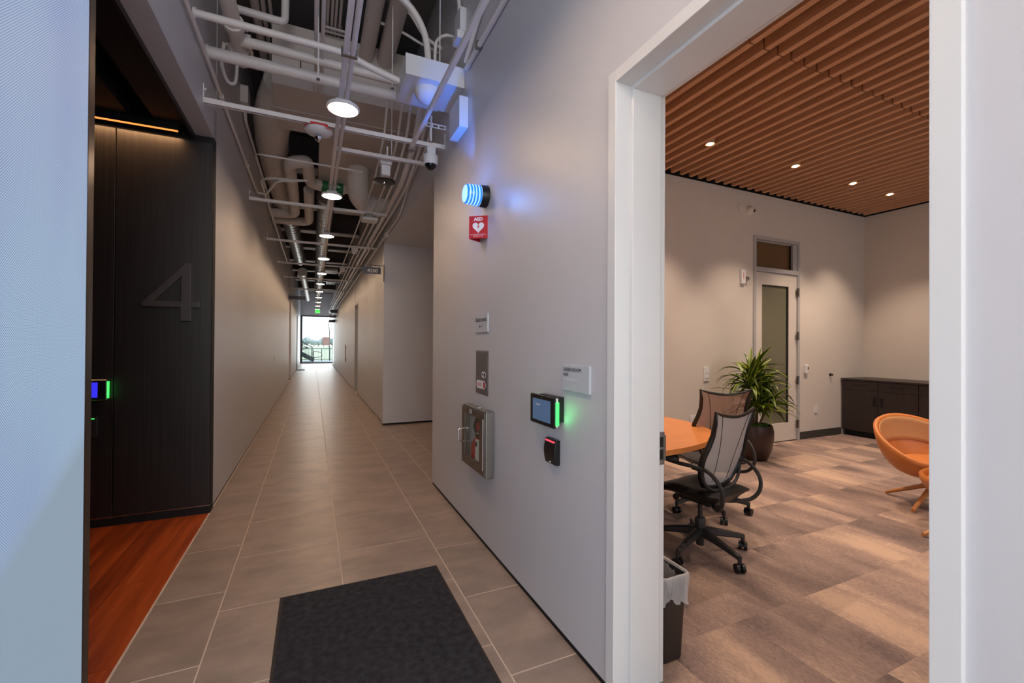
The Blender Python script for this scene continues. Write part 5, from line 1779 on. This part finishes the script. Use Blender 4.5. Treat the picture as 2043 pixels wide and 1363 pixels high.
# white ceiling box with dome
wbox = thing('ceiling_box', (0.89, 3.67, 3.57), 'large white sheet-metal box on the right wall below the pipes', 'junction box')
build('body', MB().box(0.645, XR - 0.001, 3.455, 3.89, 3.57, 3.735), M['whiteplastic'], wbox, bevel=0.002)
build('rivet', MB().cyl((0.97, 3.4545, 3.65), (0.97, 3.45, 3.65), 0.004, 8), M['darkgrey'], wbox)
dm = thing('dome_sensor', (0.86, 3.62, 3.50), 'white dome sensor under the white ceiling box', 'sensor')
build('dome', MB().lathe([(0.105, 0.07), (0.105, 0.045), (0.10, 0.02), (0.082, -0.01), (0.05, -0.032), (0.015, -0.042)], 28, (0.86, 3.62, 3.50)), M['whiteplastic'], dm, smooth=True)
pipe('conduit', [(0.42, 3.68, 4.42), (0.60, 3.69, 4.36), (0.76, 3.70, 4.25), (0.86, 3.70, 4.05), (0.885, 3.70, 3.735)], 0.028, 'thick white conduit arching down into the white ceiling box', 'conduit', smoothp=True, n=14)
pipe('conduit', [(XR, 3.72, 4.16), (1.04, 3.72, 4.155), (0.965, 3.72, 4.09), (0.945, 3.72, 3.98), (0.945, 3.72, 3.735)], 0.014, 'thin conduit arching from the wall into the white ceiling box', 'conduit', smoothp=True, n=10)
pipe('conduit', [(XR, 3.75, 3.86), (1.07, 3.75, 3.86), (1.0, 3.75, 3.82), (0.99, 3.75, 3.735)], 0.016, 'short hooked conduit at the right corner of the ceiling box', 'conduit', smoothp=True, n=10)
pipe('conduit', [(0.55, 4.1, 4.62), (0.78, 4.1, 4.55), (0.95, 4.15, 4.40), (XR, 4.2, 4.36)], 0.016, 'upper pale conduit sweeping to the right wall, left of the wall box', 'conduit', smoothp=True, n=10)
pipe('conduit', [(0.45, 4.3, 4.52), (0.75, 4.3, 4.48), (0.95, 4.3, 4.42), (XR, 4.3, 4.38)], 0.013, 'lower pale conduit sweeping to the right wall behind the arch', 'conduit', smoothp=True, n=10)
pipe('conduit', [(0.66, 4.0, 4.78), (0.9, 4.0, 4.86), (1.12, 4.0, 4.95)], 0.018, 'grey conduit rising toward the right at the top of the picture', 'conduit', smoothp=True, n=10)
jb = thing('junction_box', (XR - 0.04, 3.5, 4.0), 'small white box on the right wall under a curved conduit', 'junction box')
build('body', MB().cbox(XR - 0.055, XR, 3.42, 3.58, 4.03, 4.22, 0.004), M['whiteplastic'], jb)
build('louvre', MB().cbox(XR - 0.075, XR, 3.43, 3.57, 3.965, 4.03, 0.003), M['pipe'], jb)
build('conduit', MB().tube(smooth_path([(XR - 0.03, 3.52, 4.22), (XR - 0.03, 3.56, 4.38), (XR - 0.06, 3.70, 4.52), (XR - 0.06, 3.75, 4.9)], 5), 0.017, 10), M['pipe'], jb, smooth=True)
wb2 = thing('wall_box', (XR - 0.04, 3.45, 3.2), 'tall white box on the right wall above and left of the blue beacon', 'junction box')
build('body', MB().box(XR - 0.075, XR - 0.001, 3.36, 3.64, 3.20, 3.45), M['whiteplastic'], wb2, bevel=0.003)
build('screw', MB().cyl((XR - 0.078, 3.39, 3.43), (XR - 0.075, 3.39, 3.43), 0.004, 8).cyl((XR - 0.078, 3.61, 3.43), (XR - 0.075, 3.61, 3.43), 0.004, 8), M['galv'], wb2)

# devices on the struts
sm = thing('fire_speaker', (0.03, 4.06, 3.2), 'white round ceiling fire speaker strobe with red collar on the first strut', 'alarm')
build('back_box', MB().cbox(-0.035, 0.10, 4.0, 4.12, 3.262, 3.30, 0.003), M['redplastic'], sm)
build('disc', MB().lathe([(0.105, 0.262 - 0.262), (0.112, -0.012), (0.100, -0.028), (0.055, -0.045), (0.03, -0.048)], 30, (0.03, 4.06, 3.262)), M['whiteplastic'], sm, smooth=True)
build('strobe', MB().lathe([(0.03, 0), (0.034, -0.018), (0.026, -0.035), (0.012, -0.05), (0.008, -0.055)], 16, (0.03, 4.06, 3.214)), M['chrome'], sm, smooth=True)
text('letters_fire', 'FIRE', 0.028, M['red_ink'], sm, (0.075, 3.957, 3.238), (0.9, 0.42, 0.0), (0, -0.35, 0.9), 1, 0.0006)
text('letters_fire', 'FIRE', 0.028, M['red_ink'], sm, (-0.075, 3.99, 3.238), (0.55, -0.85, 0.0), (-0.4, -0.25, 0.9), 1, 0.0006)

pc = thing('security_camera', (1.0, 4.06, 3.12), 'white dome security camera with dark lens hanging from the first strut', 'camera')
build('arm', MB().cbox(0.955, 1.035, 4.02, 4.10, 3.225, 3.30, 0.005), M['whiteplastic'], pc)
build('body', MB().lathe([(0.052, 0.06), (0.068, 0.055), (0.070, 0.0), (0.064, -0.02), (0.055, -0.03)], 26, (0.995, 4.06, 3.165)), M['whiteplastic'], pc, smooth=True)
build('lens_dome', MB().lathe([(0.055, 0.0), (0.05, -0.022), (0.03, -0.044), (0.004, -0.052)], 24, (0.995, 4.06, 3.137)), mat('smoked_dome', (8, 8, 18), 0.06, var=0), pc, smooth=True)
hr = thing('camera_conduit', (0.97, 4.0, 3.4), 'white conduit with slotted plate holding the security camera', 'conduit')
build('rod', MB().cyl((0.985, 4.01, 3.336), (0.985, 4.01, 3.57), 0.011, 10), M['pipe'], hr, smooth=True)
pm = MB().box(0.93, 1.12, 3.985, 3.99, 3.455, 3.462).box(0.93, 1.12, 3.985, 3.99, 3.487, 3.494)
for xx in (0.93, 0.985, 1.045, 1.107):
    pm.box(xx, xx + 0.013, 3.985, 3.99, 3.462, 3.487)
pm.box(0.93, 1.12, 3.99, 4.0, 3.488, 3.494)
build('slotted_plate', pm, M['pipe'], hr)

spk = thing('pendant_speaker', (0.69, 4.9, 3.2), 'white junction box with dark round disc hanging from the short strut', 'speaker')
build('stem', MB().cyl((0.69, 4.68, 3.41), (0.69, 4.68, 3.50), 0.009, 8).cyl((0.69, 4.78, 3.40), (0.69, 4.78, 3.46), 0.012, 8), M['pipe'], spk)
build('bracket', MB().cbox(0.625, 0.745, 4.72, 4.84, 3.34, 3.40, 0.003).cbox(0.645, 0.735, 4.76, 4.90, 3.235, 3.34, 0.003), M['whiteplastic'], spk)
build('disc', MB().lathe([(0.118, 0.0), (0.118, -0.008), (0.11, -0.012), (0.03, -0.012)], 30, (0.70, 4.95, 3.235)), M['darkgrey'], spk, smooth=True)
build('centre_lens', MB().lathe([(0.02, 0), (0.018, -0.015), (0.004, -0.022)], 14, (0.70, 4.95, 3.223)), M['chrome'], spk, smooth=True)

ap_ = thing('access_point', (0.73, 6.6, 3.2), 'flat white wireless access point hanging under the strut on the right', 'access point')
build('body', MB().cbox(0.62, 0.84, 6.47, 6.69, 3.205, 3.245, 0.012), M['whiteplastic'], ap_)
build('mount', MB().cbox(0.68, 0.78, 6.62, 6.74, 3.26, 3.34, 0.003), M['galv'], ap_)
build('mount_plate', MB().box(0.65, 0.81, 6.54, 6.72, 3.245, 3.26), M['galv'], ap_)
for i, (x, y, lb) in enumerate(((0.74, 9.2, 'nearer'), (0.66, 11.75, 'farther'))):
    bx2 = thing('strut_box', (x, y, 3.25), 'small pale box under the corridor strut, %s of two' % lb, 'junction box')
    build('body', MB().cbox(x - 0.06, x + 0.06, y - 0.06, y + 0.06, 3.26, 3.343, 0.006), M['pipe'], bx2)
    build('cap', MB().lathe([(0.05, 0), (0.045, -0.03), (0.02, -0.035)], 14, (x, y, 3.26)), M['pipe'], bx2, smooth=True)
phd = thing('sprinkler_drop', (-0.1, 4.1, 3.6), 'small white sprinkler drop hanging below the second pipe', 'sprinkler')
build('wire', MB().cyl((-0.12, 4.3, 3.84), (-0.12, 4.3, 3.97), 0.006, 6), M['galv'], phd)
build('head', MB().cyl((-0.115, 4.3, 3.78), (-0.12, 4.3, 3.86), 0.016, 10), M['whiteplastic'], phd, smooth=True)

# ---- hanging signs
def blade_sign(x0, x1, y, z0_, z1_, label, txt=None, post=True):
    t_ = thing('hanging_sign', ((x0 + x1) / 2, y, z0_), label, 'sign')
    build('blade', MB().cbox(x0, x1, y - 0.01, y + 0.01, z0_, z1_, 0.002), mat('sign_slate', (58, 60, 74), 0.4), t_)
    if txt:
        text('lettering', txt, (z1_ - z0_) * 0.78, M['white_ink'], t_, ((x0 + x1) / 2 + 0.02, y - 0.0108, z0_ + (z1_ - z0_) * 0.22), (1, 0, 0), (0, 0, 1), 1.05, 0.0005, 'CENTER')
    return t_


h1 = blade_sign(0.755, 1.07, 7.9, 2.655, 2.765, 'slate blade sign reading 4200 at the alcove corner', '4200')
build('bracket', MB().box(0.88, XR - 0.001, 7.895, 7.905, 2.80, 2.81).box(0.90, 0.91, 7.895, 7.905, 2.765, 2.80).box(1.04, 1.05, 7.895, 7.905, 2.765, 2.80).box(XR - 0.012, XR - 0.001, 7.89, 7.91, 2.53, 2.82), M['black'], h1)
h2 = blade_sign(-0.775, -0.25, 17.0, 2.96, 3.08, 'dark blade sign on the far left wall')
build('bracket', MB().box(XL, -0.6, 16.99, 17.01, 3.10, 3.115).box(XL + 0.001, XL + 0.012, 16.99, 17.01, 2.9, 3.13), M['black'], h2)
for i, (za, zb) in enumerate(((2.985, 3.13), (2.80, 2.92), (2.60, 2.74))):
    h3 = blade_sign(0.80, 1.14, 24.0 + i * 1.2, za, zb, 'dark blade sign on the far right wall, %s of three' % ('top', 'middle', 'bottom')[i])
    build('bracket', MB().box(1.0, XR2, 23.99 + i * 1.2, 24.01 + i * 1.2, zb, zb + 0.02), M['black'], h3)
ex = thing('exit_sign', (0.2, 25.3, 3.0), 'green lit exit sign at the far end of the corridor', 'exit sign')
build('housing', MB().cbox(0.09, 0.33, 25.3, 25.34, 3.02, 3.20, 0.004), M['whiteplastic'], ex)
build('face', MB().box(0.10, 0.32, 25.296, 25.30, 3.03, 3.19), M['exitgreen'], ex)
text('lettering', 'EXIT', 0.12, M['white_ink'], ex, (0.21, 25.294, 3.065), (1, 0, 0), (0, 0, 1), 0.9, 0.0005, 'CENTER')
build('stem', MB().cyl((0.21, 25.32, 3.20), (0.21, 25.32, ZC), 0.01, 8), M['pipe'], ex)
# pale ceiling fixtures far down
for i, (x, y, w_) in enumerate(((-0.45, 21.0, 0.35), (0.62, 19.0, 0.5), (0.75, 22.5, 0.4))):
    t_ = thing('diffuser_grille', (x, y, 4.2), 'pale air grille far down the corridor ceiling, %s' % ('on the left', 'nearer one on the right', 'farther one on the right')[i], 'grille')
    build('frame', MB().cbox(x - w_ / 2, x + w_ / 2, y - 0.5, y + 0.5, 4.30, 4.38, 0.004), M['pipe'], t_)
    for sx2 in (-1, 1):
        build('hanger_rod', MB().cyl((x + sx2 * w_ * 0.4, y, 4.38), (x + sx2 * w_ * 0.4, y, ZC), 0.005, 6), M['galv'], t_)
    for k in range(5):
        build('louvre', MB().box(x - w_ / 2 + 0.03, x + w_ / 2 - 0.03, y - 0.4 + k * 0.18, y - 0.34 + k * 0.18, 4.285, 4.30), M['whiteplastic'], t_)

# ================================================================== OUTSIDE THE FAR WINDOW
terr = struct('floor', MB().box(-4, 6, YE + 0.2, YE + 6, -0.2, -0.02), M['concrete'])
pls = thing('window_placard', (0.86, YE - 0.02, 1.3), 'square pinkish placard on the far window glass', 'placard')
build('board', MB().cbox(0.61, 1.09, YE - 0.045, YE - 0.035, 1.27, 1.86, 0.002), M['pink'], pls)
build('hanger', MB().box(0.84, 0.86, YE - 0.035, YE + 0.009, 1.7, 1.74), M['darkgrey'], pls)
# stair going up to the left
stt = thing('steel_stair', (-1.6, 37.2, 0), 'dark steel stair with cross-braced railing outside the far window', 'stair')
build('stringer', MB().prism([(0.0, 0.0), (0.12, 0.25), (-3.0, 2.0), (-3.0, 1.6)], 36.6, 36.7, 'Y').prism([(0.0, 0.0), (0.12, 0.25), (-3.0, 2.0), (-3.0, 1.6)], 38.0, 38.1, 'Y'), M['olive'], stt)
for k in range(10):
    build('tread', MB().box(-0.3 * k - 0.25, -0.3 * k + 0.05, 36.7, 38.0, 0.10 + 0.17 * k, 0.14 + 0.17 * k), M['olive'], stt)
build('glass_screen', MB().box(-0.75, 0.02, 36.5, 36.52, 0.05, 1.0), M['glass'], stt)
hnd = MB().tube([(-0.05, 36.6, 1.12), (-3.0, 36.6, 2.95)], 0.035, 8).tube([(-0.05, 36.6, 0.1), (-0.05, 36.6, 1.14)], 0.03, 8)
hnd.tube([(-0.3, 36.6, 1.10), (-1.2, 36.6, 0.72)], 0.025, 6).tube([(-0.3, 36.6, 1.05), (-1.3, 36.6, 1.55)], 0.025, 6).tube([(-0.3, 36.6, 1.08), (-1.4, 36.6, 1.08)], 0.025, 6).tube([(-0.05, 36.6, 0.3), (-1.3, 36.6, 0.95)], 0.025, 6)
build('handrail', hnd, M['olive'], stt, smooth=True)
for k in range(5):
    build('baluster', MB().cyl((-0.12 - 0.09 * k, 36.6, 0.2), (-0.12 - 0.09 * k, 36.6, 1.1), 0.012, 6), M['olive'], stt)
rl = thing('terrace_railing', (0.7, 38.5, 0), 'thin black railing along the terrace outside the far window', 'railing')
build('top_rail', MB().cyl((-3, 38.5, 0.98), (1.42, 38.5, 0.98), 0.025, 8), M['olive'], rl)
build('bottom_rail', MB().cyl((-3, 38.5, 0.12), (1.42, 38.5, 0.12), 0.02, 8), M['olive'], rl)
for k in range(3):
    build('post', MB().cyl((0.02 + 0.62 * k, 38.5, -0.02), (0.02 + 0.62 * k, 38.5, 1.0), 0.025, 8), M['olive'], rl)
for k in range(4):
    build('mid_bar', MB().cyl((-0.6 + 0.5 * k, 38.5, 0.12), (-0.6 + 0.5 * k, 38.5, 0.98), 0.006, 6), M['olive'], rl)
hr2 = thing('grab_rail', (0.4, 37.6, 0.5), 'dark bent handrail end standing on the terrace', 'railing')
build('rail', MB().tube(bend_path([(0.02, 37.4, 0.80), (0.62, 37.4, 0.70), (0.66, 37.4, 0.35), (0.05, 37.4, 0.30)], 0.08), 0.022, 8), M['olive'], hr2, smooth=True)
build('post', MB().cyl((0.05, 37.4, -0.02), (0.05, 37.4, 0.8), 0.025, 8), M['olive'], hr2)
lp = thing('light_pole', (1.35, 44, -1), 'thin dark light pole beyond the terrace', 'pole')
build('pole', MB().tube([(1.42, 44.0, -2.0), (1.40, 44.0, 2.6), (1.24, 44.0, 3.5)], [0.05, 0.03, 0.02], 8), M['olive'], lp)
build('base', MB().cyl((1.42, 44.0, -3.0), (1.42, 44.0, -2.0), 0.12, 10), M['concrete'], lp)
wx = thing('white_column', (1.62, 36, 0), 'pale exterior wall return at the right of the window view', 'wall')
build('face', MB().box(1.40, 1.62, 35.0, 36.6, -0.02, 4.5), M['concrete'], wx)
gr = thing('hillside', (0, 160, -3), 'grassy field sloping away beyond the terrace', 'ground')
rows = []
for j, yy in enumerate((40, 60, 100, 180, 300, 440)):
    rows.append([(xx * (1 + yy / 100), yy, -3.2 + 0.004 * yy + 0.5 * sin(xx * 0.13 + j)) for xx in range(-60, 61, 12)])
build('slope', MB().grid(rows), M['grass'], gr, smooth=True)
rr = random.Random(11)
for k in range(12):
    x = -20 + k * 4.0 + rr.uniform(-.8, .8)
    y = rr.uniform(380, 430)
    s_ = rr.uniform(3.4, 5.2)
    base_z = -1.0
    t_ = thing('far_tree', (x, y, base_z), 'hazy green tree on the skyline beyond the field, %s from the left' % (['first', 'second', 'third', 'fourth', 'fifth', 'sixth', 'seventh', 'eighth', 'ninth', 'tenth', 'eleventh', 'twelfth'][k]), 'tree', group='trees on the skyline')
    cr2 = MB()
    for q in range(6):
        cr2.lathe([(0.1 * s_, -0.45 * s_), (0.42 * s_, -0.25 * s_), (0.5 * s_, 0), (0.38 * s_, 0.3 * s_), (0.08 * s_, 0.5 * s_)], 8, (x + rr.uniform(-.4, .4) * s_, y + rr.uniform(-.4, .4) * s_, base_z + s_ * rr.uniform(0.5, 0.95)))
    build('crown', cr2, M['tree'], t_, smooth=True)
    build('trunk', MB().cyl((x, y, base_z - 0.8), (x, y, base_z + s_ * 0.6), 0.25, 6), M['leafstem'], t_)
